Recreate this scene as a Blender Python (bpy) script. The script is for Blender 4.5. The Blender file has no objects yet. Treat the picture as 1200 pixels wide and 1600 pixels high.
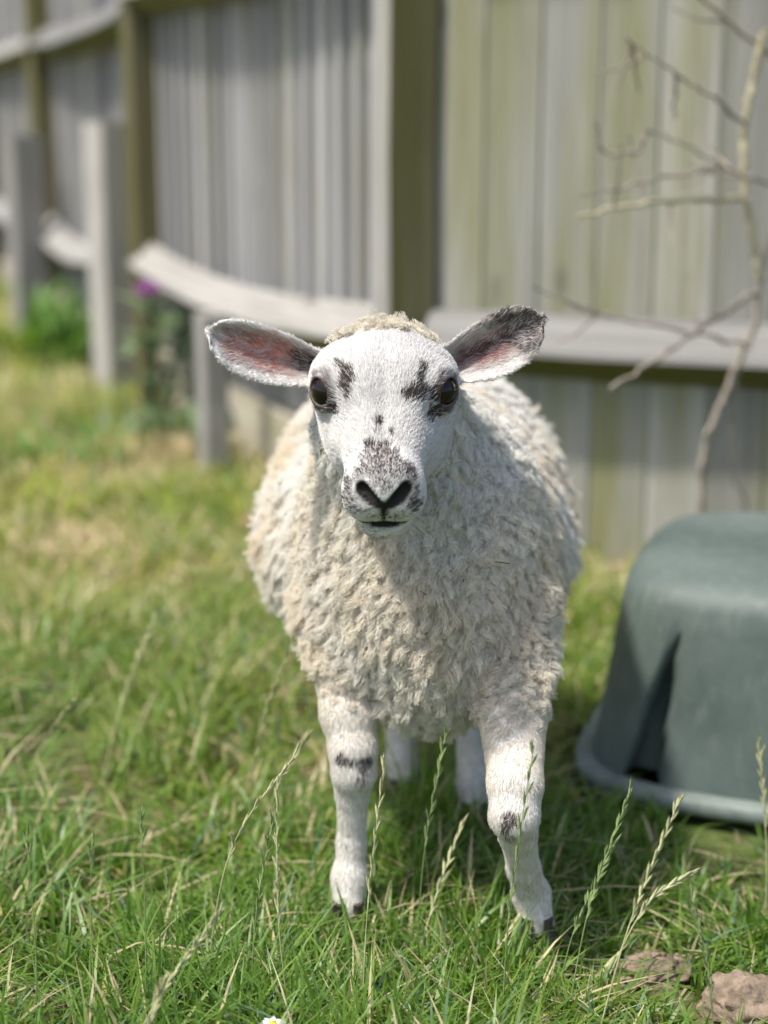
import bpy, math, random
import numpy as np
from mathutils import Vector, Matrix

random.seed(7)
rng = np.random.default_rng(11)
sc = bpy.context.scene

# ------------------------------------------------------------------ camera, sky, sun, exposure
cam_d = bpy.data.cameras.new('camera')
cam = bpy.data.objects.new('camera', cam_d)
sc.collection.objects.link(cam)
sc.camera = cam
cam.location = (0, 0, 0.75)
PITCH = math.atan(0.24)
cam.rotation_euler = (math.pi / 2 - PITCH, 0, 0)
cam_d.sensor_fit = 'VERTICAL'
cam_d.sensor_height = 32.0
cam_d.sensor_width = 24.0
cam_d.lens = 50.0
cam_d.clip_start = 0.02
cam_d.clip_end = 2000
cam_d.dof.use_dof = True
cam_d.dof.focus_distance = 1.37
cam_d.dof.aperture_fstop = 2.2

SUN_DIR = Vector((-0.50, -0.27, 1.15)).normalized()      # towards the sun
w = bpy.data.worlds.new('World')
sc.world = w
w.use_nodes = True
nt = w.node_tree
nt.nodes.clear()
sky = nt.nodes.new('ShaderNodeTexSky')
sky.sky_type = 'NISHITA'
sky.sun_disc = False
sky.sun_elevation = math.asin(SUN_DIR.z)
sky.sun_rotation = math.atan2(SUN_DIR.x, SUN_DIR.y)
sky.air_density = 1.0
sky.dust_density = 3.0
sky.ozone_density = 0.6
bgn = nt.nodes.new('ShaderNodeBackground')
bgn.inputs[1].default_value = 0.13
wo = nt.nodes.new('ShaderNodeOutputWorld')
nt.links.new(sky.outputs[0], bgn.inputs[0])
nt.links.new(bgn.outputs[0], wo.inputs[0])

sun_d = bpy.data.lights.new('sun', 'SUN')
sun_d.energy = 3.1
sun_d.angle = math.radians(4.0)
sun_d.color = (1.0, 0.95, 0.87)
sun = bpy.data.objects.new('sun', sun_d)
sc.collection.objects.link(sun)
sun.rotation_euler = (-SUN_DIR).to_track_quat('-Z', 'Y').to_euler()
sun.location = (-3, -1, 6)

vs = sc.view_settings
vs.view_transform = 'Standard'
vs.look = 'None'
vs.exposure = 0.80
vs.gamma = 1.0
vs.use_curve_mapping = False
sc.cycles.use_denoising = True
sc.cycles.max_bounces = 8
sc.cycles.diffuse_bounces = 4
sc.cycles.transmission_bounces = 4
sc.cycles.transparent_max_bounces = 8
sc.cycles_curves.shape = 'RIBBONS'

# ------------------------------------------------------------------ helpers
COL = sc.collection


def link(o, parent=None):
    COL.objects.link(o)
    if parent is not None:
        o.parent = parent
        o.matrix_parent_inverse = Matrix.Translation(-parent.location) if parent.type == 'EMPTY' else Matrix.Identity(4)
    return o


def tag(o, label=None, cat=None, group=None, kind=None):
    if label: o['label'] = label
    if cat: o['category'] = cat
    if group: o['group'] = group
    if kind: o['kind'] = kind
    return o


def empty(name, loc):
    o = bpy.data.objects.new(name, None)
    o.location = loc
    o.empty_display_size = 0.05
    COL.objects.link(o)
    return o


def np_mesh(name, v, f, mat=None, smooth=False, col=None):
    """v (N,3); f list of tuples or (M,k) array"""
    me = bpy.data.meshes.new(name)
    v = np.asarray(v, np.float32)
    if isinstance(f, np.ndarray):
        k = f.shape[1]
        me.vertices.add(len(v))
        me.vertices.foreach_set('co', v.ravel())
        me.loops.add(f.size)
        me.loops.foreach_set('vertex_index', f.astype(np.int32).ravel())
        me.polygons.add(len(f))
        me.polygons.foreach_set('loop_start', np.arange(0, f.size, k, dtype=np.int32))
        me.update(calc_edges=True)
    else:
        me.from_pydata([tuple(map(float, q)) for q in v], [], f)
        me.update()
    if smooth:
        me.polygons.foreach_set('use_smooth', np.ones(len(me.polygons), bool))
    if col is not None:
        a = me.color_attributes.new('Col', 'FLOAT_COLOR', 'POINT')
        c4 = np.ones((len(v), 4), np.float32)
        c4[:, :3] = col
        a.data.foreach_set('color', c4.ravel())
    if mat: me.materials.append(mat)
    return me


class MB:
    """collects shapes into one mesh"""
    def __init__(s): s.v = []; s.f = []; s.m = []

    def add(s, v, f, mi=0):
        o = len(s.v)
        s.v += [tuple(q) for q in v]
        s.f += [tuple(i + o for i in q) for q in f]
        s.m += [mi] * len(f)

    def box(s, x0, x1, y0, y1, z0, z1, mi=0):
        s.add([(x0, y0, z0), (x1, y0, z0), (x1, y1, z0), (x0, y1, z0), (x0, y0, z1), (x1, y0, z1), (x1, y1, z1), (x0, y1, z1)],
              [(0, 3, 2, 1), (4, 5, 6, 7), (0, 1, 5, 4), (1, 2, 6, 5), (2, 3, 7, 6), (3, 0, 4, 7)], mi)

    def tube(s, pts, rad, n=6, cap=True, mi=0):
        pts = [Vector(p) for p in pts]
        if not hasattr(rad, '__len__'): rad = [rad] * len(pts)
        ref = Vector((0.31, 0.2, 0.93)); vs_ = []; fs = []
        for i, p in enumerate(pts):
            t = (pts[min(i + 1, len(pts) - 1)] - pts[max(i - 1, 0)]).normalized()
            a = t.cross(ref)
            if a.length < 1e-3: a = t.cross(Vector((1, 0, 0)))
            a.normalize(); b = t.cross(a)
            for k in range(n):
                th = 2 * math.pi * k / n
                vs_.append(p + (a * math.cos(th) + b * math.sin(th)) * rad[i])
        for i in range(len(pts) - 1):
            for k in range(n):
                k2 = (k + 1) % n
                fs.append((i * n + k, i * n + k2, (i + 1) * n + k2, (i + 1) * n + k))
        if cap:
            fs.append(tuple(range(n)))
            fs.append(tuple((len(pts) - 1) * n + k for k in reversed(range(n))))
        s.add(vs_, fs, mi)

    def leaf(s, base, tip, width, up=(0, 0, 1), sag=0.15, mi=0):
        b = Vector(base); t = Vector(tip); ax = t - b; L = ax.length
        side = ax.cross(Vector(up))
        if side.length < 1e-5: side = ax.cross(Vector((1, 0, 0)))
        side.normalize(); nn = side.cross(ax).normalized()
        prof = [(0, .18), (.25, .85), (.5, 1), (.75, .7), (1, 0.03)]
        v = []; f = []
        for u, ww in prof:
            c = b + ax * u + nn * (math.sin(u * math.pi) * L * sag)
            v += [c - side * width * ww * .5 + nn * width * .12 * ww, c, c + side * width * ww * .5 + nn * width * .12 * ww]
        for i in range(4):
            for k in (0, 1):
                f.append((i * 3 + k, i * 3 + k + 1, i * 3 + 3 + k + 1, i * 3 + 3 + k))
        s.add(v, f, mi)

    def mesh(s, name, mats, smooth=False):
        me = bpy.data.meshes.new(name)
        me.from_pydata([tuple(map(float, q)) for q in s.v], [], s.f)
        me.update()
        for m in (mats if isinstance(mats, (list, tuple)) else [mats]): me.materials.append(m)
        if any(s.m): me.polygons.foreach_set('material_index', s.m)
        if smooth: me.polygons.foreach_set('use_smooth', [True] * len(me.polygons))
        return me

    def build(s, name, mats, parent=None, smooth=False):
        return link(bpy.data.objects.new(name, s.mesh(name, mats, smooth)), parent)


def catmull(pts, n=6):
    pts = [Vector(p) for p in pts]
    P = [pts[0] * 2 - pts[1]] + pts + [pts[-1] * 2 - pts[-2]]
    out = []
    for i in range(1, len(P) - 2):
        for k in range(n):
            t = k / n; a, b, c, d = P[i - 1], P[i], P[i + 1], P[i + 2]
            out.append(0.5 * ((2 * b) + (c - a) * t + (2 * a - 5 * b + 4 * c - d) * t * t + (3 * b - a - 3 * c + d) * t ** 3))
    out.append(pts[-1])
    return out


# ------------------------------------------------------------------ materials
class NT:
    def __init__(s, name):
        s.mat = bpy.data.materials.new(name)
        s.mat.use_nodes = True
        s.t = s.mat.node_tree
        s.bsdf = s.t.nodes['Principled BSDF']
        s.out = s.t.nodes['Material Output']

    def n(s, typ, **kw):
        o = s.t.nodes.new(typ)
        for k, v in kw.items(): setattr(o, k, v)
        return o

    def l(s, a, b): s.t.links.new(a, b)

    def coords(s, scale=(1, 1, 1), obj=True, rand=False):
        tc = s.n('ShaderNodeTexCoord')
        mp = s.n('ShaderNodeMapping')
        mp.inputs['Scale'].default_value = scale
        src = tc.outputs['Object'] if obj else tc.outputs['Generated']
        if rand:
            oi = s.n('ShaderNodeObjectInfo')
            ad = s.n('ShaderNodeVectorMath', operation='ADD')
            ml = s.n('ShaderNodeMath', operation='MULTIPLY'); ml.inputs[1].default_value = 37.0
            s.l(oi.outputs['Random'], ml.inputs[0])
            s.l(src, ad.inputs[0]); s.l(ml.outputs[0], ad.inputs[1])
            src = ad.outputs[0]
        s.l(src, mp.inputs[0])
        return mp.outputs[0]

    def noise(s, vec, scale, detail=4, rough=0.6):
        o = s.n('ShaderNodeTexNoise')
        o.inputs['Scale'].default_value = scale
        o.inputs['Detail'].default_value = detail
        o.inputs['Roughness'].default_value = rough
        s.l(vec, o.inputs['Vector'])
        return o.outputs['Fac']

    def ramp(s, fac, stops):
        o = s.n('ShaderNodeValToRGB')
        e = o.color_ramp.elements
        while len(e) < len(stops): e.new(0.5)
        for el, (p, c) in zip(e, stops):
            el.position = p
            el.color = (*c, 1) if hasattr(c, '__len__') else (c, c, c, 1)
        s.l(fac, o.inputs[0])
        return o.outputs[0]

    def mix(s, fac, a, b, blend='MIX'):
        o = s.n('ShaderNodeMix', data_type='RGBA', blend_type=blend)
        for sock, v in ((o.inputs[0], fac), (o.inputs[6], a), (o.inputs[7], b)):
            if hasattr(v, 'links'): s.l(v, sock)
            elif sock.type == 'VALUE': sock.default_value = v
            else: sock.default_value = (*v, 1)
        return o.outputs[2]

    def bump(s, h, strength=0.4, dist=0.01):
        o = s.n('ShaderNodeBump')
        o.inputs['Strength'].default_value = strength
        o.inputs['Distance'].default_value = dist
        s.l(h, o.inputs['Height'])
        s.l(o.outputs[0], s.bsdf.inputs['Normal'])

    def set(s, color=None, rough=None, spec=None):
        if color is not None:
            if hasattr(color, 'links'): s.l(color, s.bsdf.inputs['Base Color'])
            else: s.bsdf.inputs['Base Color'].default_value = (*color, 1)
        if rough is not None:
            if hasattr(rough, 'links'): s.l(rough, s.bsdf.inputs['Roughness'])
            else: s.bsdf.inputs['Roughness'].default_value = rough
        if spec is not None: s.bsdf.inputs['Specular IOR Level'].default_value = spec
        return s.mat

    def translucent(s, color, fac):
        tr = s.n('ShaderNodeBsdfTranslucent')
        mx = s.n('ShaderNodeMixShader'); mx.inputs[0].default_value = fac
        if hasattr(color, 'links'): s.l(color, tr.inputs[0])
        else: tr.inputs[0].default_value = (*color, 1)
        s.l(s.bsdf.outputs[0], mx.inputs[1]); s.l(tr.outputs[0], mx.inputs[2])
        s.l(mx.outputs[0], s.out.inputs[0])


def mat_wood(name, light, dark, algae, amount, rough=0.8, along=2):
    m = NT(name)
    scl = [75, 75, 75]; scl[along] = 1.6
    v = m.coords(tuple(scl), rand=True)
    g1 = m.noise(v, 1.0, 6, 0.65)
    base = m.ramp(g1, [(0.28, dark), (0.68, light)])
    oi = m.n('ShaderNodeObjectInfo')
    tone = m.ramp(oi.outputs['Random'], [(0.0, (0.62, 0.62, 0.63)), (0.35, (0.85, 0.85, 0.84)), (0.65, (1, 1, 1)), (1.0, (1.22, 1.20, 1.15))])
    base = m.mix(1.0, base, tone, 'MULTIPLY')
    scl2 = [9, 9, 9]; scl2[along] = 0.9
    v2 = m.coords(tuple(scl2), rand=True)
    al = m.ramp(m.noise(v2, 1.0, 5, 0.6), [(0.62 - amount, 0.0), (0.80 - amount * 0.6, 0.85)])
    v4 = m.coords((60, 60, 60), rand=True)
    c = m.mix(al, base, algae)
    scl3 = [150, 150, 150]; scl3[along] = 3
    v3 = m.coords(tuple(scl3), rand=True)
    g3 = m.noise(v3, 1.0, 3, 0.7)
    c = m.mix(0.35, c, m.ramp(g3, [(0.3, 0.35), (0.7, 1.2)]), 'MULTIPLY')
    # knots
    vo = m.n('ShaderNodeTexVoronoi'); vo.inputs['Scale'].default_value = 1.0
    kv = m.coords((7, 7, 3.1) if along == 2 else (3.1, 7, 7), rand=True)
    m.l(kv, vo.inputs['Vector'])
    kn = m.ramp(vo.outputs['Distance'], [(0.05, 0.75), (0.13, 0.0)])
    c = m.mix(kn, c, tuple(q * 0.45 for q in dark))
    m.bump(g1, 0.5, 0.004)
    return m.set(c, rough, 0.25)


M_BOARD = mat_wood('weathered_board', (0.40, 0.395, 0.355), (0.27, 0.265, 0.235), (0.20, 0.20, 0.06), 0.19)
M_BOARD2 = mat_wood('silvered_board', (0.52, 0.51, 0.51), (0.31, 0.305, 0.305), (0.24, 0.235, 0.11), 0.07)
M_POST = mat_wood('mossy_post', (0.20, 0.185, 0.11), (0.09, 0.082, 0.042), (0.105, 0.102, 0.026), 0.26)
M_STUB = mat_wood('grey_stub_post', (0.48, 0.46, 0.44), (0.27, 0.26, 0.24), (0.26, 0.26, 0.13), 0.02)
M_RAIL = mat_wood('bleached_rail', (0.34, 0.335, 0.32), (0.17, 0.165, 0.155), (0.22, 0.21, 0.13), 0.03, along=0)
M_RAILG = mat_wood('olive_rail', (0.20, 0.19, 0.09), (0.10, 0.10, 0.04), (0.12, 0.13, 0.025), 0.35, along=0)  # darker olive wood for the lower faces of the rails
M_GRAVEL = mat_wood('gravel_board', (0.46, 0.43, 0.36), (0.30, 0.27, 0.21), (0.27, 0.27, 0.12), 0.05, along=0)


def mat_simple(name, color, rough=0.7, var=0.35, scale=30, spec=0.3, trans=0.0, tcol=None, bump=0.0):
    m = NT(name)
    v = m.coords(rand=True)
    nz = m.noise(v, scale, 5, 0.65)
    c = m.mix(1.0, color, m.ramp(nz, [(0.25, 1 - var), (0.75, 1 + var)]), 'MULTIPLY')
    if bump: m.bump(nz, 0.7, bump)
    m.set(c, rough, spec)
    if trans: m.translucent(tcol or color, trans)
    return m.mat


M_TWIG = mat_simple('dry_twig', (0.30, 0.26, 0.21), 0.8, 0.5, 25, bump=0.003)
M_TWIGP = mat_simple('pale_stem', (0.48, 0.43, 0.28), 0.7, 0.35, 22, bump=0.003)
M_CLOD = mat_simple('earth_clod', (0.22, 0.17, 0.125), 0.95, 0.6, 60, 0.1, bump=0.006)
M_LEAF = mat_simple('weed_leaf', (0.12, 0.23, 0.05), 0.5, 0.35, 40, 0.35, 0.3, (0.22, 0.40, 0.05))
M_LEAFG = mat_simple('thistle_leaf', (0.15, 0.21, 0.11), 0.6, 0.35, 40, 0.25, 0.2, (0.2, 0.32, 0.1))
M_YELLOWG = mat_simple('yellow_green_leaf', (0.25, 0.30, 0.04), 0.6, 0.35, 40, 0.25, 0.3, (0.4, 0.45, 0.05))
M_DRY = mat_simple('dry_straw', (0.55, 0.44, 0.28), 0.8, 0.35, 30, 0.2, 0.2)
M_BROWNLEAF = mat_simple('dead_leaf', (0.34, 0.20, 0.12), 0.8, 0.4, 60, 0.2, 0.2)
M_PURPLE = mat_simple('thistle_flower', (0.50, 0.20, 0.50), 0.7, 0.3, 80, 0.2, 0.3)
M_RYE = mat_simple('rye_green', (0.25, 0.33, 0.13), 0.5, 0.3, 60, 0.35, 0.2, (0.3, 0.42, 0.12))
M_RYEP = mat_simple('rye_pale', (0.52, 0.52, 0.28), 0.55, 0.25, 60, 0.35, 0.2)
M_WHITE = mat_simple('daisy_white', (0.82, 0.82, 0.80), 0.6, 0.08, 50, 0.2, 0.3)
M_YELLOW = mat_simple('daisy_yellow', (0.75, 0.55, 0.05), 0.7, 0.25, 300, 0.2, bump=0.002)


def mat_ground():
    m = NT('soil_and_moss')
    v = m.coords()
    a = m.noise(v, 2.2, 6, 0.6)
    b = m.noise(v, 26, 6, 0.7)
    c = m.ramp(b, [(0.25, (0.09, 0.065, 0.04)), (0.5, (0.19, 0.14, 0.085)), (0.75, (0.36, 0.28, 0.18))])
    g = m.ramp(b, [(0.3, (0.035, 0.06, 0.015)), (0.7, (0.11, 0.15, 0.04))])
    c = m.mix(m.ramp(a, [(0.36, 0.95), (0.66, 0.25)]), c, g)
    m.bump(b, 0.8, 0.02)
    return m.set(c, 0.95, 0.1)


M_GROUND = mat_ground()


def mat_grass():
    m = NT('grass_blades')
    at = m.n('ShaderNodeAttribute'); at.attribute_name = 'Col'
    m.set(at.outputs['Color'], 0.42, 0.5)
    br = m.mix(1.0, at.outputs['Color'], (1.6, 1.7, 0.9), 'MULTIPLY')
    m.translucent(br, 0.35)
    return m.mat


M_GRASS = mat_grass()


def mat_tub():
    m = NT('green_plastic')
    v = m.coords()
    n1 = m.noise(v, 7, 6, 0.65)
    n2 = m.noise(m.coords((30, 30, 5)), 2.5, 5, 0.7)
    n3 = m.noise(v, 90, 4, 0.7)
    c = m.ramp(n1, [(0.3, (0.055, 0.080, 0.072)), (0.7, (0.108, 0.138, 0.125))])
    c = m.mix(m.ramp(n2, [(0.52, 0.0), (0.8, 0.5)]), c, (0.20, 0.23, 0.205))
    c = m.mix(m.ramp(n3, [(0.6, 0.0), (0.8, 0.3)]), c, (0.25, 0.25, 0.22))
    m.bump(n3, 0.15, 0.003)
    return m.set(c, m.ramp(n1, [(0.3, 0.45), (0.7, 0.65)]), 0.4)


M_TUB = mat_tub()
M_RIM = mat_simple('pale_plastic_rim', (0.155, 0.185, 0.165), 0.55, 0.4, 25, 0.35)  # rim lip in a paler tone than the tub wall


def mat_attr(name, attr, rough, spec=0.2, trans=0.0, gain=(1, 1, 1), bump=None, sss=0.0):
    m = NT(name)
    at = m.n('ShaderNodeAttribute'); at.attribute_name = attr
    m.set(at.outputs['Color'], rough, spec)
    if bump: m.bump(m.noise(m.coords(), bump, 4, 0.6), 0.5, 0.002)
    if trans: m.translucent(m.mix(1.0, at.outputs['Color'], gain, 'MULTIPLY'), trans)
    if sss:
        m.bsdf.inputs['Subsurface Weight'].default_value = sss
        m.bsdf.inputs['Subsurface Radius'].default_value = (0.012, 0.005, 0.003)
        m.bsdf.inputs['Subsurface Scale'].default_value = 1.0
    return m.mat


M_SKIN = mat_attr('lamb_skin', 'Col', 0.65, 0.3, bump=700)
M_WOOL = mat_attr('wool_fibre', 'col', 0.85, 0.1, 0.40)
M_FUR = mat_attr('short_fur', 'col', 0.6, 0.2, 0.20)
M_EYE = NT('eye_brown').set((0.008, 0.005, 0.004), 0.08, 0.35)
M_HOOF = mat_simple('hoof_horn', (0.10, 0.085, 0.07), 0.5, 0.4, 60)

# ------------------------------------------------------------------ ground
def gh(x, y):
    """height of the ground"""
    x = np.asarray(x, float); y = np.asarray(y, float)
    return (0.010 * np.sin(x * 3.1 + 1.3) * np.sin(y * 2.7 + 0.4) + 0.006 * np.sin(x * 9.3 + y * 4.1) + 0.005 * np.sin(y * 11.7 - x * 3.3 + 2)
            - 0.006)


def axis_pts(fine0, fine1, step, far):
    a = list(np.arange(fine0, fine1 + 1e-6, step))
    lo = []; d = step; p = fine0
    while p > -far: d *= 1.6; p -= d; lo.append(p)
    hi = []; d = step; p = fine1
    while p < far: d *= 1.6; p += d; hi.append(p)
    return np.array(lo[::-1] + a + hi)


gx = axis_pts(-3, 3, 0.06, 700); gy = axis_pts(-1, 9, 0.06, 700)
GX, GY = np.meshgrid(gx, gy, indexing='ij')
GZ = gh(GX, GY)
far_fade = np.clip(1 - (np.hypot(GX, GY - 3) - 8) / 6, 0, 1)
GZ = GZ * far_fade
idx = np.arange(GX.size).reshape(GX.shape)
gf = np.stack([idx[:-1, :-1], idx[1:, :-1], idx[1:, 1:], idx[:-1, 1:]], -1).reshape(-1, 4)
ground = link(bpy.data.objects.new('ground', np_mesh('ground', np.stack([GX, GY, GZ], -1).reshape(-1, 3), gf, M_GROUND, True)))
tag(ground, kind='structure')

# ------------------------------------------------------------------ fence
A = Vector((0.05, 2.80)); B = Vector((-0.632, 4.50)); Cc = Vector((-1.215, 6.05)); D = Vector((-1.80, 7.62)); E5 = Vector((-2.50, 9.25))
R1 = Vector((1.747, 2.115)); R2 = Vector((3.55, 1.95))
fence = empty('wooden_fence', (A.x, A.y, 0))
tag(fence, 'weathered grey vertical board fence with triangular rails and mossy posts, running behind the lamb', 'fence')

board_meshes = []
for k in range(4):
    # feather-edged board: thick edge overlaps the thin edge of its neighbour; local x across, y outwards (towards viewer), z up
    mb = MB(); W_ = 0.120; n = 7; ring = []
    rr = random.Random(k)
    for i in range(n):
        z = 1.72 * i / (n - 1)
        wob = rr.uniform(-0.0015, 0.0015)
        ring.append([(0 + wob, 0.0, z), (W_ + wob, 0.0, z), (W_ + wob, 0.005, z), (0.004 + wob, 0.020, z), (0 + wob, 0.018, z)])
    v = [q for r_ in ring for q in r_]; f = []
    for i in range(n - 1):
        for j in range(5):
            j2 = (j + 1) % 5
            f.append((i * 5 + j, i * 5 + j2, (i + 1) * 5 + j2, (i + 1) * 5 + j))
    f.append((4, 3, 2, 1, 0)); f.append(tuple((n - 1) * 5 + j for j in range(5)))
    mb.add(v, f)
    board_meshes.append((mb.mesh('board', M_BOARD), mb.mesh('board', M_BOARD2)))


def panel(P, Q, side, gravel=True, sag=0.0, inset=0.06, rail2=1.04):
    """boards, three triangular rails and a gravel board between two posts; side is the unit normal towards the garden"""
    e = (Q - P); L = e.length; e.normalize()
    nrm = Vector((-e.y, e.x)) * side
    ang = math.atan2(e.y, e.x)
    n = int((L - 2 * inset * 0.3) / 0.098)
    for i in range(n):
        o = bpy.data.objects.new('board', board_meshes[random.randrange(4)][1 if gravel else 0])
        p = P + e * (inset * 0.2 + i * 0.098)
        base = 0.16 + random.uniform(-0.012, 0.012) if gravel else 0.015 + random.uniform(-0.01, 0.01)
        if side < 0:
            # local y should point to nrm; mirrored panels run the other way along x
            p = p + e * 0.120
            o.matrix_local = Matrix.Translation((p.x, p.y, base)) @ Matrix.Rotation(ang + math.pi, 4, 'Z') @ Matrix.Rotation(random.gauss(0, 0.003), 4, 'Y') @ Matrix.Rotation(0.085, 4, 'Z')
        else:
            o.matrix_local = Matrix.Translation((p.x, p.y, base)) @ Matrix.Rotation(ang, 4, 'Z') @ Matrix.Rotation(random.gauss(0, 0.003), 4, 'Y') @ Matrix.Rotation(-0.085, 4, 'Z')
        link(o, fence)
    for z in (0.39, rail2, 1.62):
        mb = MB(); m_ = 13; v = []
        for i in range(m_):
            t = i / (m_ - 1); q = P + e * (0.045 + (L - 0.09) * t)
            dz = -sag * math.sin(math.pi * t) * (1 if z < 0.9 else 0.5) + random.uniform(-0.0015, 0.0015)
            bow = sag * 0.6 * math.sin(math.pi * t)
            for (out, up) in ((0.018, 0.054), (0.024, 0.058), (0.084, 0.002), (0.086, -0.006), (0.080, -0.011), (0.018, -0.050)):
                pt = q + nrm * (out + 0.006 + bow)
                v.append((pt.x, pt.y, z + up + dz))
        for i in range(m_ - 1):
            for j in range(6):
                j2 = (j + 1) % 6
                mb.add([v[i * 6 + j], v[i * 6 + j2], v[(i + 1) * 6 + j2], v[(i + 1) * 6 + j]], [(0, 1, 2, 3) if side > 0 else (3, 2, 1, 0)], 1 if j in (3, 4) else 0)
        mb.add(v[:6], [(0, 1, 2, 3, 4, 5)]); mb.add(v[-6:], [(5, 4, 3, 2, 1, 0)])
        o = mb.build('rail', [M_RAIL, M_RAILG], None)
        # express in local frame so that the grain runs along the rail
        T = Matrix.Translation((P.x, P.y, z)) @ Matrix.Rotation(ang, 4, 'Z')
        o.data.transform(T.inverted()); o.matrix_local = T
        o.parent = fence; o.matrix_parent_inverse = Matrix.Translation(-fence.location)
    if gravel:
        mb = MB(); mb.box(0.03, L - 0.03, -0.004, 0.024, -0.04, 0.150)
        o = mb.build('gravel_board', M_GRAVEL)
        o.matrix_local = Matrix.Translation((P.x, P.y, 0)) @ Matrix.Rotation(ang + (0 if side > 0 else 0), 4, 'Z') @ (Matrix.Identity(4) if side > 0 else Matrix.Scale(-1, 4, (0, 1, 0)))
        o.parent = fence; o.matrix_parent_inverse = Matrix.Translation(-fence.location)


def post_mesh(wd, h, bev=0.006, seed=0, pale=False):
    mb = MB(); hw = wd / 2; n = 8; rr = random.Random(seed)
    prof = [(-hw + bev, -hw), (hw - bev, -hw), (hw, -hw + bev), (hw, hw - bev), (hw - bev, hw), (-hw + bev, hw), (-hw, hw - bev), (-hw, -hw + bev)]
    v = []; f = []
    for i in range(n):
        z = -0.1 + (h + 0.1) * i / (n - 1)
        ox, oy = rr.uniform(-.002, .002), rr.uniform(-.002, .002)
        for x, y in prof: v.append((x + ox, y + oy, z))
    for i in range(n - 1):
        for j in range(8):
            j2 = (j + 1) % 8
            f.append((i * 8 + j, i * 8 + j2, (i + 1) * 8 + j2, (i + 1) * 8 + j))
    f.append(tuple(reversed(range(8)))); f.append(tuple((n - 1) * 8 + j for j in range(8)))
    mb.add(v, f)
    if pale:
        for i in range(n - 1):
            for j in (4, 5): mb.m[i * 8 + j] = 1      # side towards the sun, its brightness painted in as paler wood
    return mb


def fence_post(x, y, ang, wd=0.092, h=1.78, seed=0, pale=False):
    o = post_mesh(wd, h, seed=seed, pale=pale).build('post', [M_POST, M_STUB])
    o.matrix_local = Matrix.Translation((x, y, 0)) @ Matrix.Rotation(ang, 4, 'Z')
    o.parent = fence; o.matrix_parent_inverse = Matrix.Translation(-fence.location)
    return o


# right-hand panels run towards +x, their garden side faces -y
panel(A, R1, -1, gravel=False, rail2=1.16)
panel(R1, R2, -1, gravel=False, rail2=1.16)
# left-hand panels run away from the viewer
panel(A, B, 1, sag=0.035, rail2=1.09)
panel(B, Cc, 1, sag=0.05)
panel(Cc, D, 1, sag=0.02)
panel(D, E5, 1)
angL = math.atan2((B - A).y, (B - A).x)
fence_post(0.036, 2.785, angL - 0.12, 0.092, seed=1, pale=True)
fence_post(B.x - 0.01, B.y - 0.03, angL, 0.11, seed=2)
fence_post(Cc.x - 0.02, Cc.y - 0.03, angL, 0.11, seed=3)
fence_post(D.x - 0.02, D.y - 0.03, angL, 0.10, seed=4)
fence_post(E5.x, E5.y, angL, 0.10, seed=5)
fence_post(R1.x, R1.y - 0.05, 0.1, 0.10, seed=6)
fence_post(R2.x, R2.y, 0.1, 0.10, seed=7)


def stub(x, y, h, wd, ang, label, seed, lean=0.0):
    o = post_mesh(wd, h, 0.008, seed).build('stub_post', M_STUB)
    o.matrix_local = Matrix.Translation((x, y, 0)) @ Matrix.Rotation(lean, 4, 'Y') @ Matrix.Rotation(ang, 4, 'Z')
    tag(o, label, 'post', 'short repair posts along the fence')
    return o


stub(-0.757, 4.55, 0.765, 0.118, angL + 0.2, 'tall pale grey stub post standing beside the mossy fence post, thistle at its foot', 11)
stub(-1.265, 5.75, 0.725, 0.115, angL + 0.1, 'grey stub post by the farther fence bay, green weeds at its foot', 12)
stub(-0.375, 3.46, 0.36, 0.060, angL, 'low stub post under the bottom fence rail, ending below it', 13)

# ------------------------------------------------------------------ upturned tub
tub = empty('upturned_tub', (0.64, 1.86, 0))
tag(tub, 'dark green plastic tub standing upside down on the grass beside the fence', 'tub')
e1 = np.array([0.947, -0.322]); e2 = np.array([0.322, 0.947])
TC = np.array([0.213, 1.715]) + e1 * 0.36 + e2 * 0.255      # centre of the tub
HX, HY = 0.36, 0.255


def rrect(th, hx, hy, n=5.0):
    c, s = np.cos(th), np.sin(th)
    r_ = 1.0 / (np.abs(c / hx) ** n + np.abs(s / hy) ** n) ** (1 / n)
    return r_ * c, r_ * s


NT_ = 320
# even spacing along the outline
tt = np.linspace(0, 2 * np.pi, 4001)
xx, yy = rrect(tt, HX, HY)
ss = np.concatenate([[0], np.cumsum(np.hypot(np.diff(xx), np.diff(yy)))])
ths = np.interp(np.linspace(0, ss[-1], NT_ + 1)[:-1], ss, tt)
arc = np.linspace(0, ss[-1], NT_ + 1)[:-1]
prof = [(0.018, 0.0), (0.05, 0.006), (0.09, 0.013), (0.13, 0.020), (0.165, 0.026), (0.200, 0.033), (0.222, 0.038), (0.238, 0.045),
        (0.249, 0.063), (0.255, 0.080), (0.257, 0.105), (0.2555, 0.140), (0.2550, 0.175), (0.2550, 0.20), (0.2550, 0.225), (0.2550, 0.2535)]
v = []
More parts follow.
